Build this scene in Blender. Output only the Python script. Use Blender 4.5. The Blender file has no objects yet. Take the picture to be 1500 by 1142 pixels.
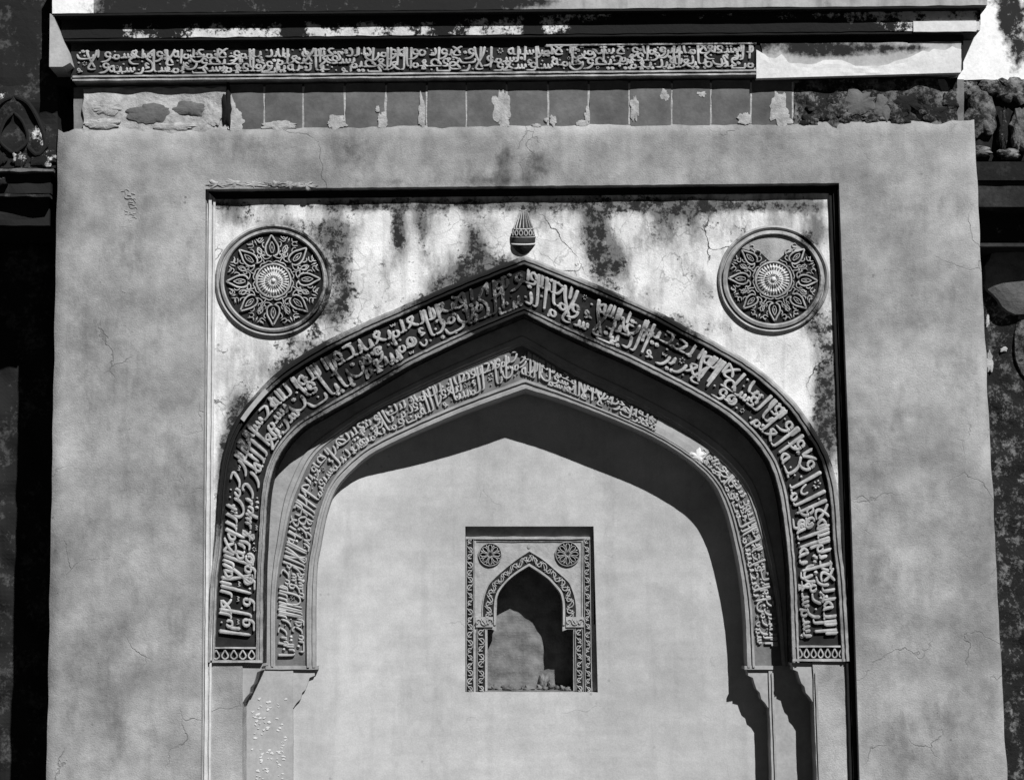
import bpy, math, random
import numpy as np
from mathutils import Vector, Matrix, noise as mn
random.seed(7)
scene = bpy.context.scene
C = scene.collection

# ------------------------------------------------------------------ camera
FPX = 2600.0
PITCH, ROLL = math.radians(7.4), math.radians(-0.5)
CAM = Vector((0.0, -8.0, 1.6))
ROT = Matrix.Rotation(math.radians(90) + PITCH, 3, 'X') @ Matrix.Rotation(ROLL, 3, 'Z')
cd = bpy.data.cameras.new('camera'); cam = bpy.data.objects.new('camera', cd); C.objects.link(cam)
cam.matrix_world = Matrix.Translation(CAM) @ ROT.to_4x4()
cd.sensor_width = 36; cd.lens = 36 * FPX / 1500; cd.clip_end = 2000
scene.camera = cam
# ------------------------------------------------------------------ sun, sky, exposure
LX, LY, LZ = -0.54, 1.0, -1.15                       # the way the sunlight travels
sd = bpy.data.lights.new('sun', 'SUN'); so = bpy.data.objects.new('sun', sd); C.objects.link(so)
sd.energy = 5.0; sd.angle = math.radians(0.5); sd.color = (1, 1, 1)
so.rotation_euler = Vector((LX, LY, LZ)).to_track_quat('-Z', 'Y').to_euler()
wd = bpy.data.worlds.new('World'); scene.world = wd; wd.use_nodes = True
nt = wd.node_tree; bg = nt.nodes['Background']
sky = nt.nodes.new('ShaderNodeTexSky'); sky.sky_type = 'NISHITA'; sky.sun_disc = False
sky.sun_elevation = math.atan2(-LZ, math.hypot(LX, LY)); sky.sun_rotation = math.atan2(-LX, -LY)
sky.air_density = 0.15; sky.dust_density = 0.0; sky.ozone_density = 1.0; sky.altitude = 3000
bw = nt.nodes.new('ShaderNodeRGBToBW')               # the photograph is black and white film
nt.links.new(sky.outputs[0], bw.inputs[0]); nt.links.new(bw.outputs[0], bg.inputs[0])
bg.inputs[1].default_value = 0.05
vs = scene.view_settings
vs.view_transform = 'Standard'; vs.look = 'None'; vs.gamma = 1; vs.use_curve_mapping = False
vs.exposure = 0.35
scene.render.engine = 'CYCLES'; scene.cycles.max_bounces = 3; scene.cycles.diffuse_bounces = 2

# ------------------------------------------------------------------ geometry helpers
RC = [list(r) for r in ROT]
def W(px, py, y):
    """the real point at depth y on the facade that the photograph shows at px, py"""
    a = (px - 750.0) / FPX; b = -(py - 571.0) / FPX
    dx = RC[0][0]*a + RC[0][1]*b - RC[0][2]
    dy = RC[1][0]*a + RC[1][1]*b - RC[1][2]
    dz = RC[2][0]*a + RC[2][1]*b - RC[2][2]
    t = (y - CAM[1]) / dy
    return (CAM[0] + dx*t, y, CAM[2] + dz*t)

BLOBS = [  # black lichen and damp on the old stone: centre, radii, amount
 (715,400,50,30,1.0),(700,420,60,30,.9),(640,445,60,22,.6),(728,440,32,40,.9),(880,370,28,52,.95),(870,330,18,45,.7),(905,395,26,35,.6),
 (490,370,30,60,.8),(470,455,45,28,.85),(440,335,70,20,.7),(505,420,16,40,.7),(560,400,16,60,.45),(585,340,12,50,.6),
 (690,330,16,60,.65),(650,310,14,35,.5),(620,340,8,40,.5),(430,500,40,20,.6),(465,520,40,20,.5),(345,320,40,12,.5),
 (960,300,90,22,.5),(1010,330,40,30,.5),(985,470,30,22,.55),(1075,330,30,14,.4),(1190,340,25,40,.5),(1185,430,30,60,.5),(1130,350,90,12,.4),
 (1210,600,24,70,1.0),(1215,520,14,60,.7),(1205,650,20,40,.8),(1190,480,26,24,.5),(1060,480,50,14,.4),(800,320,30,16,.35),(585,330,10,44,.6),(612,318,9,40,.5),(540,300,40,10,.6),(1030,302,60,10,.6),(1150,302,50,8,.6),(960,345,20,34,.45),(1020,390,14,30,.4),(700,360,18,24,.5),
 (330,300,30,12,.5),(760,300,460,10,.75),(355,600,22,60,.55),(1040,430,20,20,.45),(1000,400,14,26,.4),
 (500,540,70,40,.65),(600,500,90,40,.35),(720,450,60,45,.95),(870,470,60,38,.85),(960,495,60,30,.55),(1050,540,40,30,.25),
 (440,600,60,40,.7),(560,545,50,20,.45),(1000,520,30,30,.5),(350,640,20,46,1.0),(328,700,10,60,.9),(320,760,8,40,.5),(410,545,30,24,.6),
 (360,220,40,30,.6),(520,225,45,35,.7),(738,240,18,36,.95),(785,240,26,36,1.0),(700,265,60,10,.6),(560,268,60,8,.5),(1060,268,60,8,.4),(1385,310,40,25,.35),
 (1150,285,40,10,.3),(180,560,50,40,.3),(130,480,60,60,.3),(240,700,60,60,.25),(175,640,20,20,.4),(1310,655,50,30,.35),(1290,830,60,60,.3),
 (260,880,20,80,.3),(290,760,12,60,.4),(160,1000,60,60,.25),(1340,1080,60,50,.3),(190,320,22,80,.3),(1380,560,40,60,.2),
 (1440,25,8,14,.5),(1490,60,26,70,1.0),(1475,15,20,30,.9),(1440,0,30,10,.6),
 (240,8,110,22,1.4),(450,8,220,22,1.6),(640,8,120,20,1.2),(790,0,60,10,.5),(1180,14,130,4,.5),(1210,0,8,12,.5),(1420,180,20,20,.3),(930,48,90,26,.9),(1130,48,180,26,1.2),(780,48,14,20,1.),
 (430,47,14,20,.9),(240,47,30,12,.5),(130,47,55,20,1.3),(650,47,30,12,.5),(760,92,60,30,.5),(440,92,30,30,.6),(850,92,40,30,.6),
 (1180,76,60,12,.55),(1260,75,70,10,.7),(1335,72,30,9,.6),(1390,70,20,8,.2)]
BL = np.array(BLOBS, float)
def dirt_at(px, py):
    d = ((px-BL[:,0])/BL[:,2])**2 + ((py-BL[:,1])/BL[:,3])**2
    return float(min(1.0, (BL[:,4]*np.exp(-d)).sum()))

class MB:
    def __init__(s): s.v = []; s.f = []; s.d = []
    def vert(s, px, py, y, d=None):
        s.v.append(W(px, py, y)); s.d.append(dirt_at(px, py) if d is None else d); return len(s.v)-1
    def raw(s, p, d): s.v.append(tuple(p)); s.d.append(d); return len(s.v)-1
    def back(s, i, y):                       # the same point pushed straight into the wall
        x, _, z = s.v[i]; s.v.append((x, y, z)); s.d.append(s.d[i]); return len(s.v)-1
    def grid(s, nu, nv, fn, closed=False):
        base = len(s.v)
        for j in range(nv):
            for i in range(nu): s.vert(*fn(i/(nu-1), j/(nv-1)))
        for j in range(nv-1):
            for i in range(nu-1):
                a = base + j*nu + i; s.f.append((a, a+1, a+1+nu, a+nu))
        return base
    def skirt(s, loop, y):
        b = [s.back(i, y) for i in loop]; n = len(loop); c = [s.back(i, s.v[i][1]) for i in loop]
        for i in range(n):
            j = (i+1) % n; s.f.append((c[i], c[j], b[j], b[i]))
        return b
    def build(s, name, mat, parent=None, smooth=False, label=None, cat=None, group=None, kind=None):
        vv = np.array(s.v, float)
        org = np.array(parent['org']) if parent is not None else np.array([vv[:,0].mean(), vv[:,1].min(), vv[:,2].min()])
        me = bpy.data.meshes.new(name)
        me.from_pydata((vv-org).tolist(), [], s.f)
        at = me.attributes.new('dirt_shade', 'FLOAT', 'POINT'); at.data.foreach_set('value', np.array(s.d, np.float32))  # lichen and dirt, plus shade painted on some recessed parts
        me.materials.append(mat)
        if smooth: me.polygons.foreach_set('use_smooth', [True]*len(me.polygons))
        o = bpy.data.objects.new(name, me); C.objects.link(o)
        if parent is not None: o.parent = parent; o['org'] = list(map(float, org))
        else: o.location = org; o['org'] = list(map(float, org))
        if label: o['label'] = label
        if cat: o['category'] = cat; o['kind'] = 'thing'
        if group: o['group'] = group
        if kind: o['kind'] = kind
        return o

def thing(name, label, cat, at, group=None):
    o = bpy.data.objects.new(name, None); C.objects.link(o); o.empty_display_size = .1
    o.location = at; o['org'] = list(map(float, at)); o['label'] = label; o['category'] = cat; o['kind'] = 'thing'
    if group: o['group'] = group
    return o

SK = 0.009
def slab(mb, x0, y0, x1, y1, yf, yb, step=12, jit=0.0, skew=True, rough=0.0, xl=None, xr=None, dirt_shade=None, rnd=0.0):
    """front face grid with uneven edges, and sides running into the wall; xl / xr: edge x as a function of y"""
    nu = max(2, int((x1-x0)/step)+1); nv = max(2, int((y1-y0)/step)+1)
    sd_ = random.random()*50
    def fn(u, v):
        y = y0 + (y1-y0)*v
        a = xl(y) if xl else x0; b = xr(y) if xr else x1
        x = a + (b-a)*u
        if skew: y -= SK*(x-105)
        if jit:
            if u in (0, 1): x += jit*mn.noise((sd_, y*.06, u*9))
            if v in (0, 1): y += jit*mn.noise((x*.05, sd_, v*9))
        yy = yf + (rough*mn.noise((x*.03, y*.03, sd_)) if rough else 0)
        if rnd and (u in (0, 1) or v in (0, 1)): yy += rnd
        return x, y, yy, dirt_shade
    b = mb.grid(nu, nv, fn)
    loop = [b+i for i in range(nu)] + [b+j*nu+nu-1 for j in range(1, nv)] + [b+(nv-1)*nu+i for i in range(nu-2, -1, -1)] + [b+j*nu for j in range(nv-2, 0, -1)]
    mb.skirt(loop, yb)
    return mb

def cat(pts, n):                              # Catmull-Rom through pts, n samples spaced evenly
    P = [np.array(p, float) for p in pts]
    P = [2*P[0]-P[1]] + P + [2*P[-1]-P[-2]]
    out = []
    for i in range(1, len(P)-2):
        for k in range(8):
            t = k/8
            out.append(.5*((2*P[i]) + (-P[i-1]+P[i+1])*t + (2*P[i-1]-5*P[i]+4*P[i+1]-P[i+2])*t*t + (-P[i-1]+3*P[i]-3*P[i+1]+P[i+2])*t**3))
    out.append(P[-2]); out = np.array(out)
    L = np.r_[0, np.cumsum(np.linalg.norm(np.diff(out, axis=0), axis=1))]
    s = np.linspace(0, L[-1], n)
    return np.stack([np.interp(s, L, out[:, k]) for k in range(out.shape[1])], 1)

def stroke(mb, pts, wid, g, h, cap=True, dirt_shade=None, top=.6, wmul=1.0):
    """a raised, chamfered carved stroke: pts in facade units, wid per point, ground depth g, relief h"""
    n = len(pts); pts = np.asarray(pts, float); wid = [w_*wmul for w_ in wid]
    T = np.gradient(pts, axis=0); T /= (np.linalg.norm(T, axis=1)[:, None] + 1e-9)
    N = np.stack([-T[:, 1], T[:, 0]], 1)
    h = h*random.uniform(.9, 1.12); rows = []
    for i in range(n):
        w = wid[i]/2; d = dirt_shade if dirt_shade is not None else dirt_at(*pts[i]); hh = h*(1-.35*d)
        e = .45 if (cap and i in (0, n-1)) else 1
        hh *= (.5 if (cap and i in (0, n-1)) else 1)
        r = []
        for k, dep in ((-1, 0), (-top*1.2, .9), (0, 1), (top*1.2, .9), (1, 0)):
            q = pts[i] + N[i]*w*k*e
            r.append(mb.vert(q[0], q[1], g+.002-(hh+.002)*dep, d))
        rows.append(r)
    for a, b in zip(rows, rows[1:]):
        for k in range(4): mb.f.append((a[k], a[k+1], b[k+1], b[k]))
    mb.f.append(tuple(rows[0])); mb.f.append(tuple(reversed(rows[-1])))

def blob(mb, cx, cy, rx, ry, yf, bulge, rings=4, n=18, wob=.25, dirt_shade=None, yb=None, sq=2.0):
    """an uneven lump (rubble, mortar patch) bulging from the wall"""
    sd_ = random.random()*90
    c = mb.vert(cx, cy, yf-bulge, dirt_shade); prev = None
    for r in range(1, rings+1):
        row = []
        for k in range(n):
            a = 2*math.pi*k/n; ca, sa = math.cos(a), math.sin(a)
            q = (abs(ca)**sq + abs(sa)**sq)**(-1/sq)
            m = 1 + wob*mn.noise((ca*1.5+sd_, sa*1.5, 3)) + .6*wob*mn.noise((ca*4+sd_, sa*4, 7)) + .3*wob*mn.noise((ca*11+sd_, sa*11, 7))
            f = r/rings
            x = cx + rx*q*m*f*ca; y = cy + ry*q*m*f*sa
            dep = bulge*(1-f**3) + .25*bulge*mn.noise((x*.12, y*.12, sd_))*(1-f)
            row.append(mb.vert(x, y, yf-dep, dirt_shade))
        for k in range(n):
            j = (k+1) % n
            if prev is None: mb.f.append((c, row[k], row[j]))
            else: mb.f.append((prev[k], row[k], row[j], prev[j]))
        prev = row
    mb.skirt(prev, yb if yb is not None else yf+.02)

# ------------------------------------------------------------------ materials (all grey: black and white film)
def stone(name, a, b, dirty=.025, scale=6.0, amount=0.0, contrast=4.0, bump=.3, crack=0.0, fine=60.0, streak=0.0, pits=0.0, rough=.92, dn=9.0, spots=0.0, dk=.85, wash=0.0, mott=0.0, dg=1.5, brush=0.0, fleck=0):
    m = bpy.data.materials.new(name); m.use_nodes = True; t = m.node_tree; N = t.nodes; Lk = t.links
    bs = N['Principled BSDF']; bs.inputs['Roughness'].default_value = rough; bs.inputs['Specular IOR Level'].default_value = .15
    geo = N.new('ShaderNodeNewGeometry'); P = geo.outputs['Position']
    def noise(sc, det=6, ro=.6, vec=None, sx=None):
        n = N.new('ShaderNodeTexNoise'); n.inputs['Scale'].default_value = sc; n.inputs['Detail'].default_value = det; n.inputs['Roughness'].default_value = ro
        if sx:
            mp = N.new('ShaderNodeMapping'); mp.inputs['Scale'].default_value = sx; Lk.new(P, mp.inputs[0]); Lk.new(mp.outputs[0], n.inputs['Vector'])
        else: Lk.new(P, n.inputs['Vector'])
        return n.outputs['Fac']
    def math_(op, x, y=None, z=None, clamp=False):
        n = N.new('ShaderNodeMath'); n.operation = op; n.use_clamp = clamp
        for i, q in enumerate((x, y, z)):
            if q is None: continue
            if isinstance(q, (int, float)): n.inputs[i].default_value = q
            else: Lk.new(q, n.inputs[i])
        return n.outputs[0]
    def mix(f, x, y):
        n = N.new('ShaderNodeMix'); n.data_type = 'FLOAT'
        for i, q in ((0, f), (2, x), (3, y)):
            if isinstance(q, (int, float)): n.inputs[i].default_value = q
            else: Lk.new(q, n.inputs[i])
        return n.outputs[0]
    base = mix(math_('MULTIPLY_ADD', math_('SUBTRACT', noise(scale), .5), 2.6, .5, True), a, b)
    g = noise(fine, 3, .7)
    base = math_('MULTIPLY', base, math_('MULTIPLY_ADD', g, .5, .75))
    if streak:
        s = noise(3, 5, .6, sx=(5, 5, .5))
        base = math_('MULTIPLY', base, math_('SUBTRACT', 1.0, math_('MULTIPLY', math_('MULTIPLY_ADD', s, 5, -2.6, True), streak)))
    at = N.new('ShaderNodeAttribute'); at.attribute_name = 'dirt_shade'
    n1 = math_('ADD', math_('MULTIPLY', noise(dn, 9, .72), .75), math_('MULTIPLY', noise(dn*5, 5, .7), .35))
    if brush:
        bn = math_('MULTIPLY_ADD', math_('SUBTRACT', noise(4, 6, .65, sx=(.6, 1, 5)), .5), 4.0, .5, True)
        base = math_('MULTIPLY', base, math_('SUBTRACT', 1.0+brush*.5, math_('MULTIPLY', bn, brush)))
    if mott:
        m1 = math_('MULTIPLY_ADD', math_('SUBTRACT', noise(1.7, 5, .62), .5), 5.0, .5, True)
        m2 = math_('MULTIPLY_ADD', math_('SUBTRACT', noise(11, 6, .7), .5), 4.0, .5, True)
        base = math_('MULTIPLY', base, math_('SUBTRACT', 1.0+mott*.45, math_('MULTIPLY', math_('MULTIPLY_ADD', m2, .4, math_('MULTIPLY', m1, .6)), mott)))
    if wash:
        wn = math_('ADD', math_('MULTIPLY', at.outputs['Fac'], 1.5), math_('MULTIPLY_ADD', math_('SUBTRACT', noise(7, 8, .7, sx=(1, 1, .45)), .56), 4.5, 0))
        base = math_('MULTIPLY', base, math_('SUBTRACT', 1.0, math_('MULTIPLY', math_('MULTIPLY_ADD', wn, 1.0, 0, True), wash)))
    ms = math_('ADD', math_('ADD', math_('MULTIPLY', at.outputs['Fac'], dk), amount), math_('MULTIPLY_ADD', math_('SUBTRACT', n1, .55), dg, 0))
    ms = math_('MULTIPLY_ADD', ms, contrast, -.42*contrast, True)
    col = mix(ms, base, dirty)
    if spots:
        vo = N.new('ShaderNodeTexVoronoi'); vo.inputs['Scale'].default_value = 22; Lk.new(P, vo.inputs['Vector'])
        sp = math_('MULTIPLY', math_('MULTIPLY_ADD', vo.outputs['Distance'], -14, 2.4, True), math_('MULTIPLY_ADD', noise(5, 4), 7, -3.9, True))
        col = mix(math_('MULTIPLY', sp, spots), col, dirty)
    if fleck:
        fl = math_('MULTIPLY', math_('MULTIPLY_ADD', noise(34, 7, .75), 14, -8.6, True), math_('MULTIPLY_ADD', noise(4, 4), 7, -3.2, True))
        col = mix(math_('MULTIPLY', fl, .8), col, dirty*2)
        vo = N.new('ShaderNodeTexVoronoi'); vo.feature = 'DISTANCE_TO_EDGE'; vo.inputs['Scale'].default_value = 9
        nz = N.new('ShaderNodeTexNoise'); nz.inputs['Scale'].default_value = 14; nz.inputs['Detail'].default_value = 5; Lk.new(P, nz.inputs['Vector'])
        vm = N.new('ShaderNodeVectorMath'); vm.operation = 'MULTIPLY_ADD'; Lk.new(nz.outputs['Color'], vm.inputs[0]); vm.inputs[1].default_value = (.09,)*3; Lk.new(P, vm.inputs[2]); Lk.new(vm.outputs[0], vo.inputs['Vector'])
        l2 = math_('MULTIPLY', math_('MULTIPLY_ADD', vo.outputs['Distance'], -55, 1.5, True), math_('MULTIPLY_ADD', noise(3.3, 4), 8, -3.9, True))
        col = mix(math_('MULTIPLY', l2, .45), col, .05)
    hgt = math_('ADD', math_('MULTIPLY', noise(scale*3, 8, .65), .6), math_('MULTIPLY', g, .4))
    if crack:
        nz = N.new('ShaderNodeTexNoise'); nz.inputs['Scale'].default_value = 6; nz.inputs['Detail'].default_value = 6; Lk.new(P, nz.inputs['Vector'])
        vm = N.new('ShaderNodeVectorMath'); vm.operation = 'MULTIPLY_ADD'; Lk.new(nz.outputs['Color'], vm.inputs[0]); vm.inputs[1].default_value = (.22,)*3; Lk.new(P, vm.inputs[2])
        vo = N.new('ShaderNodeTexVoronoi'); vo.feature = 'DISTANCE_TO_EDGE'; vo.inputs['Scale'].default_value = 2.3; Lk.new(vm.outputs[0], vo.inputs['Vector'])
        ln = math_('MULTIPLY', math_('MULTIPLY_ADD', vo.outputs['Distance'], -190, 1.4, True), math_('MULTIPLY_ADD', noise(2.6, 3), 9, -4.7, True))
        ln = math_('MULTIPLY', ln, crack)
        col = mix(ln, col, dirty*1.2); hgt = math_('SUBTRACT', hgt, ln)
    if pits:
        vo = N.new('ShaderNodeTexVoronoi'); vo.inputs['Scale'].default_value = 45; Lk.new(P, vo.inputs['Vector'])
        pt = math_('MULTIPLY', math_('MULTIPLY_ADD', vo.outputs['Distance'], -12, 1.3, True), math_('MULTIPLY_ADD', noise(9, 3), 9, -5.4, True))
        col = mix(math_('MULTIPLY', pt, pits), col, a*.35); hgt = math_('SUBTRACT', hgt, pt)
    cc = N.new('ShaderNodeCombineColor')
    for i in range(3): Lk.new(col, cc.inputs[i])
    Lk.new(cc.outputs[0], bs.inputs['Base Color'])
    bp = N.new('ShaderNodeBump'); bp.inputs['Strength'].default_value = bump; bp.inputs['Distance'].default_value = .006
    Lk.new(hgt, bp.inputs['Height']); Lk.new(bp.outputs[0], bs.inputs['Normal'])
    return m

M = dict(
 plaster = stone('cement_plaster', .20, .35, .05, 3.2, amount=-.05, contrast=2.0, bump=1.0, spots=.55, crack=.35, streak=.12, pits=.9, dn=7, mott=.62, dk=.8, wash=.42, fine=150, dg=2.0),
 spandrel = stone('limewash', .47, .73, .02, 8, amount=.05, contrast=4.0, bump=.8, dk=.56, wash=.72, dg=3.0, fine=150, mott=.22, fleck=1, crack=.95, streak=.35, spots=.95, pits=.6, dn=16),
 pale = stone('frame_limewash', .42, .58, .04, 7, amount=.0, contrast=2.4, bump=.4),
 ground = stone('carved_ground', .010, .028, .008, 12, bump=.5),  # near-black holds both dirt and the deep shade around the carving
 letter = stone('letter_stone', .20, .44, .02, 18, amount=.06, contrast=3.0, bump=.6, dn=16, dg=2.2, dk=.66, mott=.35),
 letter2 = stone('letter_plaster', .26, .40, .03, 14, amount=-.12, contrast=2.0, bump=.35),
 ground2 = stone('inner_carved_ground', .09, .16, .02, 10, bump=.5),
 mould = stone('moulding_stone', .16, .32, .014, 14, amount=.19, contrast=3.2, bump=.7, dn=14),
 mould2 = stone('inner_moulding_plaster', .22, .33, .03, 10, amount=-.12, contrast=2.0, bump=.35),
 smooth = stone('smooth_plaster', .25, .37, .06, 7, amount=-.25, contrast=1.5, bump=.25),
 patch = stone('white_repair_plaster', .52, .64, .10, 8, amount=-.04, contrast=2.2, bump=.35),
 fillet = stone('flaking_whitewash', .42, .62, .012, 12, amount=.33, contrast=5, bump=.9, dn=13, dg=2.8),
 stain_shade = stone('stain_shade_stone', .012, .045, .010, 5, bump=.8, mott=.6),  # black stain, with shade of soffits and side walls put into the tone
 stain_shade_mix = stone('stain_shade_wall', .09, .2, .014, 9, amount=.22, contrast=3.5, bump=.7),  # stained wall tone, also darkened to deepen shade on the left wall and intrados
 upper = stone('parapet_plaster', .26, .40, .018, 8, amount=-.0, contrast=3, bump=.4, streak=.3),
 tile = stone('slate_tile', .085, .13, .03, 9, amount=-.05, contrast=2, bump=.5, pits=.6, mott=.5),
 mortar = stone('lime_mortar', .22, .42, .05, 22, amount=.0, contrast=2.5, bump=1.2, dn=16, dg=2.2),
 rubble = stone('rubble_stone', .08, .13, .02, 14, amount=0, contrast=2.5, bump=.9),
 drubble = stone('black_rubble', .04, .20, .012, 18, amount=.12, contrast=4, bump=1.5, dg=2.6, dn=16),
 back = stone('niche_plaster', .32, .46, .07, 3.5, mott=.26, spots=.4, brush=.07, fine=150, crack=.25, amount=-.2, contrast=1.4, bump=.25, streak=.12, pits=.4),
 small = stone('small_niche_stone', .24, .36, .03, 20, amount=0, contrast=2.2, bump=.5),
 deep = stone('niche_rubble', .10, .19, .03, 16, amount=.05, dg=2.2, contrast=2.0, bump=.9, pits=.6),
 rosette = stone('rosette_stone', .42, .58, .05, 20, amount=-.25, contrast=2, bump=.3),
 rim = stone('medallion_rim_stone', .20, .38, .015, 16, amount=.12, dn=14, dg=2.2, contrast=2.5, bump=.45),
 white = stone('whitewash', .66, .78, .02, 6, amount=-.1, contrast=3.6, bump=.4),
 grass = stone('courtyard_earth', .02, .035, .03, 2, bump=.5),
)

# ------------------------------------------------------------------ the large structure
mb = MB()
b = [mb.raw(p, 0) for p in ((-400,-400,0),(400,-400,0),(400,400,0),(-400,400,0))]; mb.f.append(tuple(b))
mb.build('ground', M['grass'], kind='structure')
mb = MB()                                             # body of the building behind the bays
x0, x1, z0, z1, ya, yb = -6, 6, 0, 5.6, .75, 3.0
c = [mb.raw(p, 0) for p in ((x0,ya,z0),(x1,ya,z0),(x1,ya,z1),(x0,ya,z1),(x0,yb,z0),(x1,yb,z0),(x1,yb,z1),(x0,yb,z1))]
mb.f += [(0,1,2,3),(5,4,7,6),(4,0,3,7),(1,5,6,2),(3,2,6,7)]
mb.build('building_wall', M['stain_shade'], kind='structure')

# plaster surround
HL = lambda y: 301 - .0081*(y-277)
HR = lambda y: 1229 + (y-268)*.0375 if y < 760 else 1247.5 + (y-760)*.031
OL = lambda y: 85 - .018*(y-200) + 1.6*mn.noise((y*.02, 3, 1))
OR = lambda y: 1427 + .05*(y-180) + 2.2*mn.noise((y*.02, 9, 1))
YT, YH, YB = 188.0, 277.0, 1230.0                     # top, top of the opening, below the frame
FSLOPE = .0097
def top_line(x): return YT - .0085*(x-105) + 1.8*mn.noise((x*.05, 1, 5)) + (1.2*mn.noise((x*.2, 1, 5))) + (7*math.exp(-((x-88)/9)**2)) + 8*math.exp(-((x-1226)/9)**2)
def hole_top(x): return YH - FSLOPE*(x-301) + .9*mn.noise((x*.08, 4, 5))
mb = MB()
NV1, NV2 = 11, 92
def colgrid(fx, y0f, y1f, nu, nv, edge):
    idx = []
    for j in range(nv):
        v = j/(nv-1); row = []
        for i in range(nu):
            u = i/(nu-1)
            yy = None
            xg = fx(u, 600)
            y = y0f(xg) + (y1f(xg)-y0f(xg))*v
            x = fx(u, y); 
            dep = .006*mn.noise((x*.012, y*.012, 2)) + .002*mn.noise((x*.06, y*.06, 2))
            dep += edge(x, y)
            row.append(mb.vert(x, y, dep))
        idx.append(row)
    for j in range(nv-1):
        for i in range(nu-1): mb.f.append((idx[j][i], idx[j][i+1], idx[j+1][i+1], idx[j+1][i]))
    return idx
def edge(x, y):
    d = min(x-OL(y), OR(y)-x, y-top_line(x))
    return .018*math.exp(-max(d, 0)/2.2)
hb = lambda x: hole_top(x)
cols = []
A = colgrid(lambda u, y: OL(y)+(HL(y)-OL(y))*u**1.0, top_line, lambda x: YB, 28, 110, edge)
Bm = colgrid(lambda u, y: HL(280)+(HR(270)-HL(280))*u, top_line, hb, 100, NV1, edge)
Cc = colgrid(lambda u, y: HR(y)+(OR(y)-HR(y))*u, top_line, lambda x: YB, 28, 110, edge)
def below(col): return [i for i, r in enumerate(col) if Av[r][2] < W(768, 279, 0)[2]]
Av = mb.v
hc1 = [r[-1] for r in A]; hc2 = [r[0] for r in Cc]
hc1 = [hc1[i] for i in below(hc1)]; hc2 = [hc2[i] for i in below(hc2)]
for line, dep in (([r[0] for r in A], .75), (hc1, .06), (hc2, .06), ([r[-1] for r in Cc], .75), (Bm[-1], .05), (A[0], .04), (Bm[0], .04), (Cc[0], .04)):
    bk = [mb.back(i, dep) for i in line]; ln = [mb.back(i, mb.v[i][1]) for i in line]
    for i in range(len(line)-1): mb.f.append((ln[i], ln[i+1], bk[i+1], bk[i]))
wall = mb.build('plaster_wall', M['plaster'], smooth=False, label='broad smooth grey plaster surround framing the large carved arch on three sides', cat='wall')
for p in wall.data.polygons: p.use_smooth = abs(p.normal.y) > .8
mb = MB()
for (x, y, rx) in ((318,270,16),(345,269,14),(372,271,15),(398,270,15),(425,271,17),(448,272,12)): blob(mb, x, y, rx*.9, 4.5, -.001, .004, wob=1.3, n=36, dirt_shade=.35 + .3*(x > 380))
mb.build('mortar_ridge', M['mortar'], wall, label='rough whitish broken mortar ridge on the opening edge')
mb = MB()
random.seed(3)
for k in range(60):
    x = 186+random.uniform(-9, 9)-.02*k; y = 278+k*2.5
    stroke(mb, cat([(x, y), (x+random.uniform(2, 7), y+random.uniform(-3, 3)), (x+random.uniform(5, 10), y+random.uniform(-1, 4))], 5), [1.8]*5, .001, .0018, dirt_shade=.1)
mb.build('worn_relief_line', M['plaster'], wall, label='faint worn vertical line of raised scratches', kind='stuff')

# tile and rubble course under the cornice
base = W(750, 188, .02)
course = thing('masonry_course', 'course of dark square tiles and broken rubble between cornice and grey plaster', 'masonry', base)
mb = MB(); slab(mb, 108, 128, 1412, 196, .026, .2, jit=1); mb.build('mortar_bed', M['stain_shade_mix'], course)
TX = [333,387,444,505,565,625,683,742,803,862,922,984,1041,1100,1161]
random.seed(11)
for a, c_ in zip(TX, TX[1:]):
    mb = MB(); slab(mb, a+1.6, 126, c_-1.2, 193+random.uniform(-1, 1), .010+random.uniform(-.002, .003), .03, step=14, jit=1.0, rough=.001, rnd=.002, dirt_shade=random.uniform(0, .25))
    mb.build('tile', M['tile'], course)
for a in TX:
    mb = MB(); slab(mb, a-1.4, 130, a+1.5, 190, .0135, .028, step=9, jit=1.6, dirt_shade=0); mb.build('mortar_joint', M['mortar'], course)
for (x, y, rx, ry) in ((345,178,14,14),(337,158,7,20),(408,184,24,6),(493,180,15,10),(560,178,7,14),(553,160,3,4),(618,164,5,24),(733,158,12,24),(738,176,9,14),(800,176,3,3),(810,177,5,8),(852,181,8,5),(860,170,4,12),(929,160,6,18),(973,139,6,8),(1028,138,6,4),(1090,174,10,9),(1142,160,13,24),(1150,176,10,8),(785,184,6,3)):
    mb = MB(); blob(mb, x, y, rx, ry, .0085, .0015, wob=.5, dirt_shade=.15, n=40); mb.build('mortar_patch', M['mortar'], course)
mb = MB(); slab(mb, 122, 130, 333, 196, .010, .04, step=3, jit=3, rough=.012); mb.build('rough_plaster', M['mortar'], course)
for (x, y, rx, ry, s) in ((220,163,32,15,'rubble'),(280,155,25,11,'rubble'),(155,156,22,10,'mortar'),(150,178,25,8,'mortar'),(310,166,14,18,'mortar'),(255,182,30,6,'mortar')):
    mb = MB(); blob(mb, x, y+3, rx, ry, .006, .005, wob=.4, dirt_shade=.2, n=36); mb.build('stone', M[s], course)
mb = MB(); blob(mb, 333, 160, 6, 28, .010, .014, wob=.8, dirt_shade=1.); mb.build('broken_tile_edge', M['stain_shade'], course)
random.seed(5)
mb = MB(); slab(mb, 1163, 126, 1402, 197, .016, .06, step=3.5, jit=3, rough=.022, dirt_shade=.55); mb.build('broken_masonry', M['drubble'], course, label='blackened rough broken masonry at right end')
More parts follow.
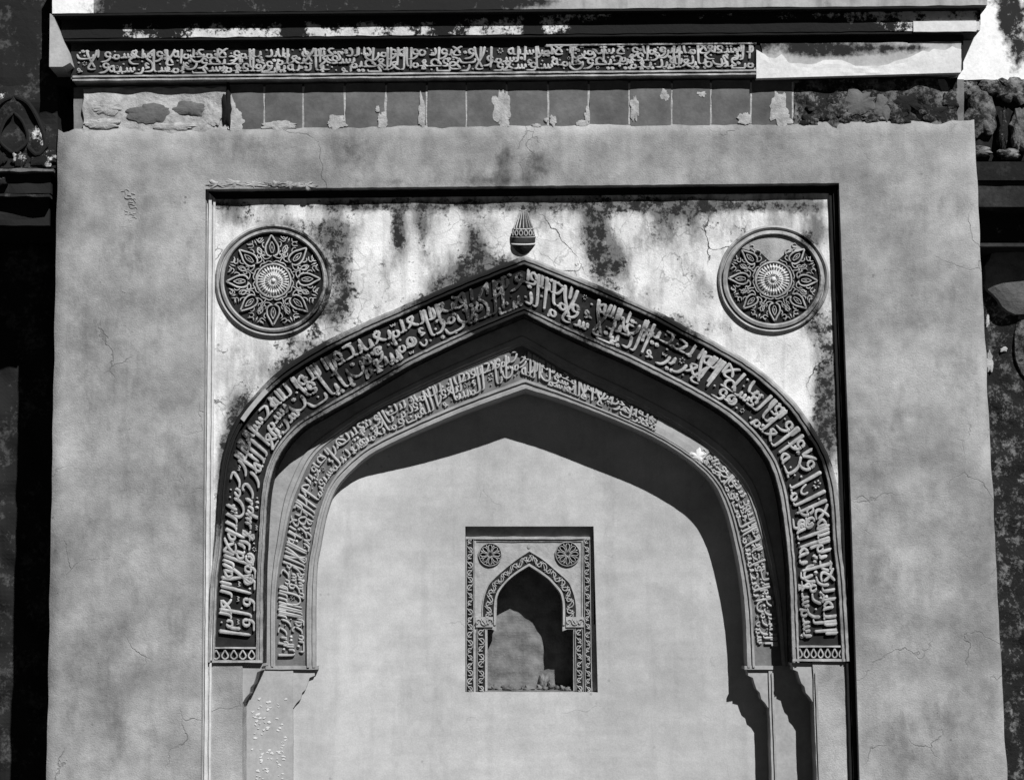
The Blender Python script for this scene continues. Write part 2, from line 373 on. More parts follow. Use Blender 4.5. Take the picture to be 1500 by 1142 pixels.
for (x, y, rx, ry, dd) in ((1258,152,20,17,.15),(1292,158,11,18,.2),(1238,170,12,9,.5),(1280,172,16,8,.4),(1200,160,16,14,.7),(1222,146,12,10,.7),(1330,152,18,12,.75),(1366,165,18,12,.75),(1392,148,10,14,.6),(1185,178,14,8,.7),(1318,174,14,8,.6)):
    mb = MB(); blob(mb, x, y, rx, ry, .010, .007, wob=.6, dirt_shade=dd, sq=2.8, n=30, rings=6); mb.build('stone', M['rubble'] if dd < .3 else M['drubble'], course)

# ------------------------------------------------------------------ cornice
YS, YF, YZ = -.108, -.062, -.024        # slab, fillet, frieze
cor = thing('inscribed_cornice', 'projecting stepped cornice of black stained stone with an Arabic inscription along it', 'cornice', W(750, 120, 0))
def ends(mb, prof, back=.2):
    """body whose ends are the stepped silhouette: list of (y_top, y_bot, x_left, x_right, depth)"""
    for (a, b_, l, r, d) in prof: slab(mb, l, a, r, b_, d, back, jit=.8, step=14, rough=.001)
# The body under each face is one solid stepping back; every step is 1 px clear of its neighbour's plane
mb = MB(); slab(mb, 138, -60, 1446, 19.8, YS, .2, step=10, jit=.8, rough=.002); mb.build('parapet_face', M['upper'], cor)
mb = MB(); slab(mb, 76.5, -60, 137, 19.6, YS-.002, .2, step=12, jit=.5); mb.build('whitewashed_block', M['white'], cor, label='bright whitewashed block at left end of parapet')
mb = MB(); slab(mb, 78, 20.6, 1444.5, 23.4, YS+.001, .2, step=14, jit=.4, dirt_shade=1); mb.build('soffit_shade', M['stain_shade'], cor)  # black strip painted where the slab's underside lies in shade
mb = MB(); slab(mb, 90, 25, 1436, 56.5, YF, .2, step=6, jit=1.0, rough=.002); mb.build('fillet_face', M['fillet'], cor)
mb = MB(); slab(mb, 1338, 42.5, 1430, 58.0, YF-.006, -.03, step=8, jit=.6, dirt_shade=0, rough=.001); mb.build('plaster_patch', M['patch'], cor, label='clean white plaster patch at right end of fillet')
mb = MB(); slab(mb, 94, 57.3, 1432, 60.5, YF+.004, .2, step=14, jit=.4, dirt_shade=1); mb.build('soffit_shade', M['stain_shade'], cor)  # black strip painted for the shade below the fillet
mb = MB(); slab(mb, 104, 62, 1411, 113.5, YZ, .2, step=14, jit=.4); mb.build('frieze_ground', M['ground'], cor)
mb = MB()
slab(mb, 106, 111.0, 1112, 113.4, YZ-.012, .1, step=7, jit=.7); slab(mb, 106, 116.3, 1112, 118.4, YZ-.010, .1, step=7, jit=.7)
slab(mb, 104, 113.6, 1112, 116.2, YZ-.004, .1, step=14, dirt_shade=1.)
mb.build('lower_moulding', M['letter'], cor)
mb = MB(); slab(mb, 800, 71.5, 1108, 73.6, YZ-.010, .1, step=7, jit=.6); mb.build('upper_moulding', M['letter'], cor)
# repaired right end of the frieze: old grey plaster above, clean white patch with a ragged edge below
mb = MB(); slab(mb, 1112, 73, 1408, 118, YZ-.006, .1, step=8, jit=2.0, rough=.002, xl=lambda y: 1106+12*math.cos((y-86)/14)); mb.build('plaster_infill', M['upper'], cor)
def rag(x):
    P_ = [(1100,70),(1110,74),(1120,80),(1127,85),(1136,86),(1146,79),(1152,88),(1156,93),(1170,93),(1187,95),(1196,93),(1207,88),(1233,88),(1245,93),(1253,97),(1270,97),(1287,97),(1300,95),(1310,90),(1330,85),(1345,78),(1352,74),(1360,77),(1367,72),(1385,74),(1395,68),(1403,72),(1412,72)]
    return float(np.interp(x, [p[0] for p in P_], [p[1] for p in P_]))
mb = MB()
def fnr(u, v):
    x = 1108+300*u; t = rag(x)+.6*mn.noise((x*.3, 0, 0))+ .009*(x-1108)*.0; bt = 114.8-.028*(x-1112)
    return x, t+(bt-t)*v, YZ-.012-.003*mn.noise((x*.05, v*2, 0)), 0
b0 = mb.grid(90, 5, fnr); nu = 90
mb.skirt([b0+i for i in range(nu)]+[b0+j*nu+nu-1 for j in range(1, 5)]+[b0+4*nu+i for i in range(nu-2, -1, -1)]+[b0+j*nu for j in range(3, 0, -1)], YZ+.02)
mb.build('plaster_patch', M['patch'], cor, label='ragged white plaster repair at right end of frieze')
# wedge added at the left end, set forward to show a sunlit wall patch
mb = MB()
pts = [(73,20),(78,22),(91,58),(98,74),(103,92),(92,98),(72,98)]
ids = [mb.vert(x, y, YS+.004, .1) for x, y in pts]; mb.f.append(tuple(ids)); mb.skirt(ids, .1)
mb.build('lit_patch_wedge', M['upper'], cor, label='pale grey wedge added beside the left cornice end to show a sunlit wall patch')

# ------------------------------------------------------------------ arches: edge curves
OEL = [(303,970),(308,850),(314,800),(320,715),(327,667),(343,622),(372,582),(409,545),(460,511),(520,480),(600,445),(684,409),(768,376)]
OER = [(1245,968),(1238,850),(1232,800),(1226,720),(1214,672),(1194,634),(1160,586),(1105,537),(1045,501),(1000,478),(960,456),(881,421),(804,390),(768,376)]
IEL = [(385,970),(386,850),(388,800),(394,715),(410,667),(440,630),(482,604),(537,573),(600,536),(640,516),(696,490),(768,460)]
IER = [(1160,970),(1156,850),(1151,790),(1146,750),(1139,712),(1126,676),(1100,640),(1064,608),(1011,576),(924,532),(840,495),(768,460)]
FEL = [(403,977),(403,884),(408,830),(414,800),(424,750),(436,715),(460,667),(503,631),(551,600),(635,560),(700,532),(770,503)]
FER = [(1146,977),(1138,890),(1129,840),(1119,796),(1106,750),(1090,712),(1058,675),(1016,642),(970,614),(905,580),(840,549),(770,508)]
I2L = [(463,977),(463,884),(465,830),(470,800),(480,750),(496,712),(532,674),(568,652),(638,620),(700,595),(770,570)]
I2R = [(1094,977),(1091,900),(1086,850),(1077,800),(1064,748),(1044,706),(1008,672),(960,642),(905,617),(830,588),(770,570)]
NA = 120
def arch(R_, L_, n=NA):                      # from the right foot over the apex to the left foot
    return np.concatenate([cat(R_, n), cat(L_, n)[::-1][1:]])
OE, IE, F2, I2 = arch(OER, OEL), arch(IER, IEL), arch(FER, FEL), arch(I2R, I2L)
def sweep(mb, A_, B_, prof, dirt_shade=None, i0=0, i1=None, wob=0):
    """profile (t, depth) carried along between two edge curves"""
    i1 = len(A_) if i1 is None else i1; rows = []
    for i in range(i0, i1):
        r = []
        for t, d in prof:
            p = A_[i]*(1-t)+B_[i]*t
            if wob: p = p + wob*np.array([mn.noise((p[0]*.1, p[1]*.1, t)), mn.noise((p[0]*.1, p[1]*.1, t+9))])
            r.append(mb.vert(p[0], p[1], d, dirt_shade if dirt_shade is None or dirt_shade >= 0 else min(1, dirt_at(*p)-dirt_shade)))
        rows.append(r)
    for a, b_ in zip(rows, rows[1:]):
        for k in range(len(prof)-1): mb.f.append((a[k], a[k+1], b_[k+1], b_[k]))
    mb.f.append(tuple(rows[0])) if len(prof) > 3 else None
    return rows

YP, YI, YK = .058, .183, .358               # spandrel plane, inner arch plane, niche back

# spandrel with its stepped frame
sp = thing('spandrel_panel', 'white limewashed spandrel above the arch, blotched with black lichen and cracks', 'wall panel', W(768, 376, YP))
mb = MB(); NX = 220
def spf(u, v):
    x = 300+ (1240-300)*u
    k = np.concatenate([OE[::-1]])
    ya_ = float(np.interp(x, k[:, 0], k[:, 1])) if 305 < x < 1244 else 968
    ya_ = min(ya_, 968) + 8
    y0_ = 276
    y = y0_ + (ya_-y0_)*v
    return x, y, YP + .0015*mn.noise((x*.03, y*.03, 0))
mb.grid(NX, 60, spf)
mb.build('spandrel_face', M['spandrel'], sp, smooth=True)
def inset(o):
    return [(HL(1228)+o, 1228), (HL(277)+o, YH+o), (HR(268)-o, YH-FSLOPE*928+o), (HR(760)-o, 760), (HR(1228)-o, 1228)]
prof = [(-3, .05), (4.5, .05), (5, .038), (9, .038), (9.6, .054), (11, .054), (11.5, .044), (14.5, .044), (15.2, YP+.003)]
prof_top = [(o, max(d, .052) if d < .05 else d) for o, d in prof]
def frame_strip(seg, name, mat, lab=None):
    mb = MB(); rows = []; prof = prof_top if seg == 1 else globals()['prof']
    for k in range(81):
        f = k/80; r = []
        for o, d in prof:
            q = inset(o); p = np.array(q[seg])*(1-f)+np.array(q[seg+1])*f
            r.append(mb.vert(p[0]+.5*mn.noise((p[1]*.05, o, 1)), p[1]+.5*mn.noise((p[0]*.05, o, 1)), d, .9 if seg > 0 else None))  # top and right strips darkened to paint in the recess shadow
        rows.append(r)
    for a, b_ in zip(rows, rows[1:]):
        for k in range(len(prof)-1): mb.f.append((a[k], a[k+1], b_[k+1], b_[k]))
    mb.build(name, mat, sp, label=lab)
frame_strip(0, 'frame_moulding', M['pale'], 'pale left frame moulding')
frame_strip(1, 'frame_moulding', M['stain_shade'], 'top frame moulding coloured black for its shade')
frame_strip(2, 'frame_moulding', M['mould'], 'right frame moulding coloured dark for its shade')
frame_strip(3, 'frame_moulding', M['mould'])

# ------------------------------------------------------------------ Arabic lettering
BOWL = [(-.02,-.08),(-.14,-.26),(-.34,-.28),(-.5,-.1),(-.52,.12)]
def bowl(x): return [(x+a, b) for a, b in BOWL]
def loop(cx, cy, r, a0=0, a1=360, n=7, ry=None):
    ry = ry or r
    return [(cx+r*math.cos(math.radians(a0+(a1-a0)*k/n)), cy+ry*math.sin(math.radians(a0+(a1-a0)*k/n))) for k in range(n+1)]
DOTS = {'ب':(1,-1),'ت':(2,1),'ث':(3,1),'ن':(1,1),'ي':(2,-1),'ج':(1,-1),'خ':(1,1),'ذ':(1,1),'ز':(1,1),'ش':(3,1),'ض':(1,1),'ظ':(1,1),'غ':(1,1),'ف':(1,1),'ق':(2,1),'ة':(2,1)}
BASE = {'ت':'ب','ث':'ب','ج':'ح','خ':'ح','ذ':'د','ز':'ر','ش':'س','ض':'ص','ظ':'ط','غ':'ع','ة':'ه','ى':'ي'}
NOJOIN = set('اأدذرزوءآةى')
def letter(c, r, l):
    """strokes of one letter, x running leftward from 0; returns strokes, advance"""
    b = BASE.get(c, c); S = []
    if b == 'ا':
        if r: S.append([(0,0),(-.07,.01),(-.12,.14),(-.14,1)]); return S, .22
        S.append([(-.05,1),(-.07,.5),(-.09,0)]); return S, .2
    if b == 'ل':
        if l: S.append([(-.06,1),(-.07,.5),(-.09,.06),(-.16,0),(-.24,0)]); (S.append([(0,0),(-.09,.0)]) if r else None); return S, .24
        S.append([(-.06,1),(-.07,.4)]+bowl(-.06)); (S.append([(0,0),(-.07,0)]) if r else None); return S, .56
    if b in 'بني' and l:
        S.append(([(0,0)] if r else [])+[(-.05,.02),(-.07,.24)]); S.append([(-.07,.2),(-.1,.02),(-.22,0)]); adv = .22; cx = -.08
    elif b == 'ب': S.append([(0,.16),(-.05,0),(-.3,-.05),(-.56,-.02),(-.66,.18)]); adv = .7; cx = -.33
    elif b == 'ن': S.append([(0,.14)]+bowl(0)); adv = .56; cx = -.26
    elif b == 'ي':
        S.append([(0,.02),(-.1,.16),(-.2,.14),(-.12,-.02),(-.1,-.2),(-.3,-.3),(-.54,-.22),(-.62,.02)]); adv = .66; cx = -.32
    elif b == 'ح':
        if l: S.append([(-.36,.3),(-.24,.36),(-.05,.26)]); S.append([(-.05,.26),(-.16,.08),(-.28,0),(-.46,0)]); (S.append([(0,0),(-.28,.0)]) if r else None); adv = .46; cx = -.24
        else: S.append([(-.38,.26),(-.25,.34),(-.04,.24)]); S.append([(-.04,.24),(-.28,.08),(-.4,-.12),(-.32,-.34),(-.05,-.4)]); adv = .46; cx = -.2
    elif b == 'د': S.append([(-.08,.36),(-.04,.12),(-.1,0),(-.3,.01)]); adv = .36; cx = -.12
    elif b == 'ر': S.append([(-.02,.2),(-.05,.02),(-.18,-.18),(-.38,-.24)]); adv = .3; cx = -.1
    elif b == 'س':
        S.append([(0,.02),(-.02,.2)]); S.append([(-.01,.06),(-.08,0),(-.14,.04),(-.16,.2)]); S.append([(-.15,.06),(-.22,0),(-.28,.04),(-.3,.2)])
        if l: S.append([(-.29,.06),(-.36,0),(-.48,0)]); adv = .48
        else: S.append([(-.3,.1)]+bowl(-.3)); adv = .86
        cx = -.16
    elif b == 'ص':
        S.append([(0,0),(-.12,.16),(-.3,.3),(-.44,.2),(-.4,.03),(-.2,0),(0,0)])
        if l: S.append([(-.4,.02),(-.5,.16)]); S.append([(-.49,.1),(-.54,0),(-.64,0)]); adv = .64
        else: S.append([(-.42,.14)]+bowl(-.42)); adv = 1.0
        cx = -.3
    elif b == 'ط':
        S.append([(0,0),(-.12,.18),(-.28,.28),(-.42,.18),(-.36,.02),(-.16,0),(0,0)]); S.append([(-.1,1),(-.12,.5),(-.14,.06)]); S.append([(-.34,.0),(-.52,0)]); adv = .52; cx = -.36
    elif b == 'ع':
        if l and r: S.append([(0,0),(-.14,.06),(-.32,.26),(-.12,.3),(-.28,.08),(-.42,0)]); adv = .42
        elif l: S.append([(-.08,.34),(-.24,.36),(-.3,.22),(-.2,.1),(-.12,.04),(-.42,0)]); adv = .42
        elif r: S.append([(0,0),(-.14,.06),(-.32,.24),(-.12,.28),(-.26,.04),(-.42,-.16),(-.3,-.36),(-.04,-.38)]); adv = .44
        else: S.append([(-.08,.3),(-.24,.34),(-.3,.2),(-.14,.08),(-.36,-.06),(-.38,-.3),(-.06,-.38)]); adv = .44
        cx = -.2
    elif b in 'فق':
        S.append(loop(-.12,.2,.1,-60,300))
        if l: S.append([(0,0),(-.1,.02)] if r else [(-.06,.1),(-.1,.02)]); S.append([(-.04,.12),(-.1,0),(-.28,0)]); adv = .28
        elif b == 'ف': S.append([(-.03,.16),(-.1,0),(-.36,-.05),(-.6,0),(-.66,.16)]); adv = .7
        else: S.append([(-.03,.18)]+bowl(-.04)); adv = .6
        cx = -.12
    elif b == 'ك':
        if l: S.append([(-.02,.98),(-.2,.82),(-.38,.6)]); S.append([(-.38,.6),(-.12,.34),(-.14,.04),(-.46,0)]); (S.append([(0,0),(-.14,.02)]) if r else None); adv = .46
        else: S.append([(-.06,1),(-.08,.4),(-.1,.02),(-.36,-.04),(-.56,.0),(-.62,.2)]); S.append([(-.3,.5),(-.42,.42),(-.28,.32),(-.42,.24)]); adv = .66
        cx = -.2
    elif b == 'م':
        S.append(loop(-.13,.03,.1,90,450))
        if l: S.append([(0,0),(-.05,.02)] if r else [(-.13,.12),(-.16,.1)]); S.append([(-.2,.0),(-.34,0)]); adv = .34
        else: S.append([(-.2,.06),(-.26,-.1),(-.25,-.42)]); adv = .32
        cx = -.13
    elif b == 'ه':
        if l and not r: S.append(loop(-.2,.1,.14,60,420)); S.append([(-.18,.22),(-.14,.08),(-.24,.02),(-.3,.12)]); S.append([(-.2,-.02),(-.44,0)]); adv = .44
        elif l: S.append([(0,0),(-.12,.02),(-.24,.2),(-.12,.24),(-.2,.02),(-.26,-.16),(-.12,-.14),(-.24,0),(-.4,0)]); adv = .4
        elif r: S.append([(0,0),(-.1,.02),(-.12,.3)]); S.append([(-.12,.28),(-.3,.16),(-.22,.02),(-.1,.06)]); adv = .34
        else: S.append(loop(-.15,.1,.12,80,440)); adv = .32
        cx = -.16
    elif b == 'و': S.append(loop(-.13,.14,.1,-40,320)); S.append([(-.03,.12),(-.06,-.04),(-.2,-.2),(-.42,-.24)]); adv = .36; cx = -.13
    elif b == 'ء': S.append([(-.02,.3),(-.14,.36),(-.16,.24),(-.04,.2)]); S.append([(-.0,.18),(-.2,.14)]); adv = .26; cx = -.1
    elif b == 'X': S.append([(-.04,.98),(-.14,.56),(-.36,.14),(-.4,.02),(-.28,-.04),(-.1,.0)]); S.append([(-.46,.98),(-.4,.6),(-.22,.2),(-.12,.03)]); return S, .56
    else: return [], .2
    if c in DOTS and c != 'ى':
        n, s = DOTS[c]
        top = .5 if b in 'بنيرد' else .56
        if b == 'ن' and not l: top = .14
        if b == 'ي' and not l: n = 0
        y = top if s > 0 else -.24
        if b == 'ح' and not l and s < 0: y = -.12
        for k in range(n):
            S.append(('dot', cx+(k-(n-1)/2)*.17 if k < 2 or n < 3 else cx, y + (.15 if k == 2 else 0) if n == 3 and k == 2 else y))
    return S, adv
def word_strokes(wd_):
    wd_ = wd_.replace('لا', 'X')
    out = []; x = 0; prev = False
    for i, c in enumerate(wd_):
        nj = c in NOJOIN or c == 'X'
        l = (i < len(wd_)-1) and not nj and wd_[i+1] != 'ء'
        S, adv = letter(c, prev, l)
        for s in S:
            if s[0] == 'dot': out.append(('dot', s[1]+x, s[2]))
            else: out.append([(a+x, b_) for a, b_ in s])
        x -= adv + (0 if l else .07)
        prev = l
    return out, -x
def ymap(y, upper, room):
    """tall strokes reach for the upper border (room = height above the baseline in ems)"""
    if y < 0: return y*.72
    if upper: return y if y < .3 else .3+(y-.3)*(room-.3)/.7
    return y if y < .42 else .42+(y-.42)*(room-.42)/.58
def pack(words, L, H, em, seed=1):
    """set the words right to left on three interleaved levels until the strip is full"""
    data = [word_strokes(w_) for w_ in words]
    e = em*H; occ = np.zeros((int(H)+1, int(L)+400), np.uint8); res = []; out = []
    cur = 3.0; wi = 0; kx = 2 if H > 50 else 1
    while wi < 400:
        S, adv = data[wi % len(data)]; wi += 1
        bestc = None
        for upper, bl in ((False, .12), (True, .65), (True, .38), (False, .24)):
            room = (.975-bl)*H/e
            q = np.concatenate([np.array([[s[1], ymap(s[2], upper, room)]]) if s[0] == 'dot' else cat([(a, ymap(b_, upper, room)) for a, b_ in s], 14) for s in S])
            X = -q[:, 0]*e; Y = np.clip(bl*H+q[:, 1]*e, 1, H-1)
            for cu in np.arange(max(cur-1.3*e, 2), cur+3*e, 1.5):
                xi = (cu+X).astype(int); yi = Y.astype(int)
                if occ[np.clip(yi,0,occ.shape[0]-1), np.clip(xi,0,occ.shape[1]-1)].astype(bool).mean() < .075:
                    sc = cu + adv*e*.5
                    if bestc is None or sc < bestc[0]: bestc = (sc, cu, upper, bl, room, xi, yi)
                    break
        if bestc is None: cur += .2*e; continue
        sc, cu, upper, bl, room, xi, yi = bestc
        if xi.max() > L+3:
            if cu > L-1.2*e or len(res) > 300: break
            continue
        for dx in range(-kx, kx+1):
            for dy in range(-kx, kx+1): occ[np.clip(yi+dy, 0, occ.shape[0]-1), np.clip(xi+dx, 0, occ.shape[1]-1)] = 1
        res.append((cu, bl, upper, room)); out.append((S, adv)); cur = max(cur, cu + adv*e*.3)
    rnd = random.Random(seed); fills = []
    for tries in range(3000):
        x = rnd.uniform(5, L-5); y = rnd.uniform(4, H-4); r = (rnd.choice((8.5, 7.0)) if tries < 700 else rnd.choice((5.5, 4.2, 3.2, 2.8)))*H/60
        a0, a1, b0_, b1 = int(x-r-.5), int(x+r+1.5), int(max(0, y-r-.5)), int(y+r+1.5)
        if occ[b0_:b1, max(a0,0):a1].any(): continue
        occ[b0_:b1, max(a0,0):a1] = 2; fills.append((x, y, r))
    return res, out, fills

def inscribe(parent, words, mapf, L, H, g, h, mat, nib=.115, em=.8, seed=1, skip=lambda x, y: False):
    res, data, fills = pack(words, L, H, em, seed); st = 1.0
    e = em*H; rnd = random.Random(seed); nibp = nib*H
    for (cu, bl, upper, room), (S, adv) in zip(res, data):
        mb = MB()
        for s in S:
            if s[0] == 'dot':
                x, y = cu-s[1]*e, bl*H+ymap(s[2], upper, room)*e
                y = min(max(y, 4), H-4); r = .42*nibp+.9
                p = np.array([mapf((x+a*r)*st, y+b_*r) for a, b_ in ((-1, -.3), (0, 0), (1, .3))]); 
                if skip(*p[1]): continue
                stroke(mb, p, [r*2.1]*3, g, h*.9); continue
            n = max(6, int(sum(math.dist(a, b_) for a, b_ in zip(s, s[1:]))*e/2.6)+2)
            q = cat([(a, ymap(b_, upper, room)) for a, b_ in s], n)
            X = (cu-q[:, 0]*e)*st; Y = np.clip(bl*H+q[:, 1]*e, 2.2, H-2.2)
            T = np.gradient(np.stack([X, Y], 1), axis=0); T /= np.linalg.norm(T, axis=1)[:, None]+1e-9
            wv = nibp*(.58+.42*np.abs(T[:, 1]))*np.array([1+.10*mn.noise((a*.35, b_*.35, 3)) for a, b_ in zip(X, Y)])
            tap = np.ones(n); k = max(2, n//4)
            if abs(q[0, 1]-q[-1, 1]) > .6: tap = np.linspace(1.18, .8, n) if q[0, 1] > q[-1, 1] else np.linspace(.8, 1.18, n)
            else: tap[-k:] = np.linspace(1, .6, k)
            p = np.array([mapf(a, b_) for a, b_ in zip(X, Y)])
            if skip(*p[len(p)//2]): continue
            stroke(mb, p, wv*tap, g, h)
        if mb.f: mb.build('carved_word', mat, parent)
    mb = MB()
    for (x, y, r) in fills:
        x *= st
        if skip(*mapf(x, y)): continue
        if r < 3.6*H/60:
            p = np.array([mapf(x+a*r*.7, y+b_*r*.5) for a, b_ in ((-1, -.5), (0, 0), (1, .5))]); stroke(mb, p, [r*1.5]*3, g, h*.85)
        elif r > 6.5*H/60 and rnd.random() < .6:
            k = rnd.choice((0, 1)); c_ = cat([(a*r/9, b_*r/9) for a, b_ in (([(7, 5), (3, -4), (-3, -6), (-8, -1), (-7, 5)]) if k else ([(7, -6), (2, -5), (0, 1), (5, 5), (7, 1), (2, -2), (-7, -4)]))], 14)
            p = np.array([mapf(x+t[0], y+t[1]) for t in c_]); stroke(mb, p, [max(1.8, nibp*.62)]*14, g, h*.9)
        elif r < 5*H/60 and rnd.random() < .6:
            q = [(x-r, y+.4*r), (x-.5*r, y-.6*r), (x, y+.3*r), (x+.5*r, y-.6*r), (x+r, y+.5*r)]
            p = np.array([mapf(*t) for t in cat(q, 10)]); stroke(mb, p, [r*.5]*10, g, h*.8)
        else:
            for k in range(6):
                a = math.radians(60*k+x); q = [(x+r*f*math.cos(a), y+r*f*math.sin(a)) for f in (.35, .7, 1)]
                p = np.array([mapf(*t) for t in q]); stroke(mb, p, [r*.35, r*.6, r*.4], g, h*.8)
    if mb.f: mb.build('filler_ornament', mat, parent, kind='stuff')

def strip_map(A_, B_, t0, t1, a=0.0, b=1.0):
    A2 = A_*(1-t0)+B_*t0; B2 = A_*(1-t1)+B_*t1; mid = (A2+B2)/2
    Ls = np.r_[0, np.cumsum(np.linalg.norm(np.diff(mid, axis=0), axis=1))]; tot = Ls[-1]
    Hm = float(np.linalg.norm(A2-B2, axis=1).mean()*.93)
    def f(x, y):
        s = a*tot + x
        i = min(max(np.interp(s, Ls, np.arange(len(Ls))), 0), len(Ls)-1.001); k = int(i); u = i-k
        P0 = A2[k]*(1-u)+A2[k+1]*u; P1 = B2[k]*(1-u)+B2[k+1]*u
        v = y/Hm; return P1*(1-v)+P0*v
    return f, tot*(b-a), Hm

T_COR = 'من ذا الذي يشفع عنده الا باذنه يعلم ما بين ايديهم وما خلفهم ولا يحيطون بشيء من علمه الا بما شاء وسع كرسيه السموات والارض ولا يوده حفظهما وهو العلي العظيم'.split()
T_OUT = 'بسم الله الرحمن الرحيم شهد الله انه لا اله الا هو والملئكة واولوا العلم قائما بالقسط لا اله الا هو العزيز الحكيم ان الدين عند الله الاسلام وما اختلف الذين اوتوا الكتاب الا من بعد ما جاءهم العلم بغيا بينهم ومن يكفر بايات الله فان الله سريع الحساب'.split()
T_IN = 'بسم الله الرحمن الرحيم انا فتحنا لك فتحا مبينا ليغفر لك الله ما تقدم من ذنبك وما تاخر ويتم نعمته عليك ويهديك صراطا مستقيما وينصرك الله نصرا عزيزا لا اله الا الله محمد رسول الله'.split()

# cornice inscription, right to left
cm = lambda x, y: np.array([1106-x, (111-y*(39/42)) - SK*((1106-x)-105)])
inscribe(cor, T_COR, cm, 996, 42, YZ, .010, M['letter'], nib=.105, em=.88, seed=4)

# outer arch
oa = thing('outer_arch', 'outer pointed arch band carved with raised Arabic lettering on blackened stone', 'arch', W(768, 460, YP))
mb = MB(); sweep(mb, OE, IE, [(-.03, YP+.004), (0, .050), (.015, .036), (.055, .036), (.065, .046), (.085, .046), (.095, .038), (.125, .040), (.145, .066), (.16, .066)], wob=.8); mb.build('outer_moulding', M['mould'], oa)
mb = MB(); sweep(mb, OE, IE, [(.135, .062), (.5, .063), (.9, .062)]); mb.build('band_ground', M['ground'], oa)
mb = MB(); sweep(mb, OE, IE, [(.865, .066), (.875, .046), (.905, .044), (.915, .053), (.935, .053), (.945, .046), (.985, .047), (1.0, .056)], wob=.8); mb.build('inner_moulding', M['mould'], oa)
mb = MB(); rows = []
for p in IE:
    i = mb.vert(p[0], p[1], .056, .6); rows.append((i, mb.back(i, .12), mb.back(i, YI+.05)))
for a, b_ in zip(rows, rows[1:]):
    mb.f += [(a[0], a[1], b_[1], b_[0]), (a[1], a[2], b_[2], b_[1])]
mb.build('intrados', M['stain_shade_mix'], oa)  # dark colour carries soffit dirt and deepens the arch's own shade
f, L_, H_ = strip_map(OE, IE, .165, .86, .022, .978)
inscribe(oa, T_OUT, f, L_, H_, .062, .016, M['letter'], nib=.108, em=.86, seed=8)
for (xa, xb, sgn) in ((310, 375, 1), (1166, 1238, -1)):        # closing border row of leaf drops at each foot
    yb_ = 968 if sgn > 0 else 966
    mb = MB(); slab(mb, xa-3, yb_-21, xb+1, yb_-18.5, .048, .066, skew=False, jit=.6); slab(mb, xa-5, yb_-1.5, xb+9, yb_+2, .044, .12, skew=False, jit=.6); mb.build('border_bar', M['letter'], oa)
    for k in range(5 if sgn > 0 else 7):
        n_ = 5 if sgn > 0 else 7; cx = xa+(k+.5)*(xb-xa)/n_; s_ = (xb-xa)/n_*.36
        q = [(cx, yb_-16.5), (cx-s_, yb_-8), (cx-s_*.5, yb_-4), (cx, yb_-3), (cx+s_*.5, yb_-4), (cx+s_, yb_-8), (cx, yb_-16.5)]
        mb = MB(); stroke(mb, cat(q, 16), [2.6]*16, .062, .013, cap=False); mb.build('leaf_drop', M['letter'], oa)
k0 = [i for i in range(len(OE)) if OE[i][0] < 600 and 562 < OE[i][1] < 612]
mb = MB(); r = sweep(mb, OE, IE, [(.035, .05), (.04, .030), (.125, .028), (.13, .05)], dirt_shade=0, i0=min(k0), i1=max(k0)+1); mb.f.append(tuple(r[-1])); mb.build('plaster_repair', M['smooth'], oa, label='plain pale plaster repair on the left outer moulding')

# inner arch
ia = thing('inner_arch', 'inner set back arch band with pale Arabic lettering and a plain patched gap at right', 'arch', W(770, 570, YI))
OUT2 = IE + (IE-I2)*.12
mb = MB(); sweep(mb, OUT2, F2, [(0, YI), (.75, YI-.002), (.78, YI-.010), (.9, YI-.010), (.93, YI-.002), (1.0, YI-.002), (1.02, YI+.006)]); mb.build('outer_moulding', M['mould2'], ia)
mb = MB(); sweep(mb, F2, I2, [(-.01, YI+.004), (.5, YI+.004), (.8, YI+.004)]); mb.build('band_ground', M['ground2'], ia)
mb = MB(); sweep(mb, F2, I2, [(.765, YI+.006), (.775, YI-.012), (.83, YI-.012), (.84, YI-.003), (.90, YI-.003), (.91, YI-.010), (.98, YI-.009), (1.0, YI)], wob=.4); mb.build('inner_moulding', M['mould2'], ia)
mb = MB(); rows = []
for p in I2:
    i = mb.vert(p[0], p[1], YI, 0); rows.append([i]+[mb.back(i, YI+.05*k) for k in range(1, 5)])
for a, b_ in zip(rows, rows[1:]):
    for k in range(4): mb.f.append((a[k], a[k+1], b_[k+1], b_[k]))
mb.build('intrados', M['smooth'], ia, smooth=True)
f, L_, H_ = strip_map(F2, I2, .03, .745, .022, .985)
gap = lambda x, y: (960 < x < 1024 and 615 < y < 700) or (1090 < x and y > 945)
inscribe(ia, T_IN, f, L_, H_, YI+.004, .014, M['letter2'], nib=.122, em=.90, seed=21, skip=gap)
mb = MB(); ks = [i for i in range(len(F2)) if 962 < F2[i][0] < 1040 and F2[i][1] < 700]
r = sweep(mb, F2, I2, [(.02, YI+.006), (.03, YI-.004), (.4, YI-.006), (.74, YI-.005), (.76, YI+.006)], dirt_shade=.1, i0=min(ks), i1=max(ks)+1, wob=.5); mb.f.append(tuple(r[-1]))
mb.build('plaster_repair', M['smooth'], ia, label='plain plaster filling where lettering is lost')
mb = MB(); blob(mb, 1022, 668, 12, 9, YI-.004, .012, wob=.6, dirt_shade=0); mb.build('mortar_lump', M['patch'], ia)
mb = MB()
for (xa, xb) in ((389, 466), (1091, 1160)): slab(mb, xa, 974.5, xb, 980, YI-.006, YI+.2, skew=False, jit=.5, dirt_shade=.2)
mb.build('foot_bar', M['mould2'], ia)

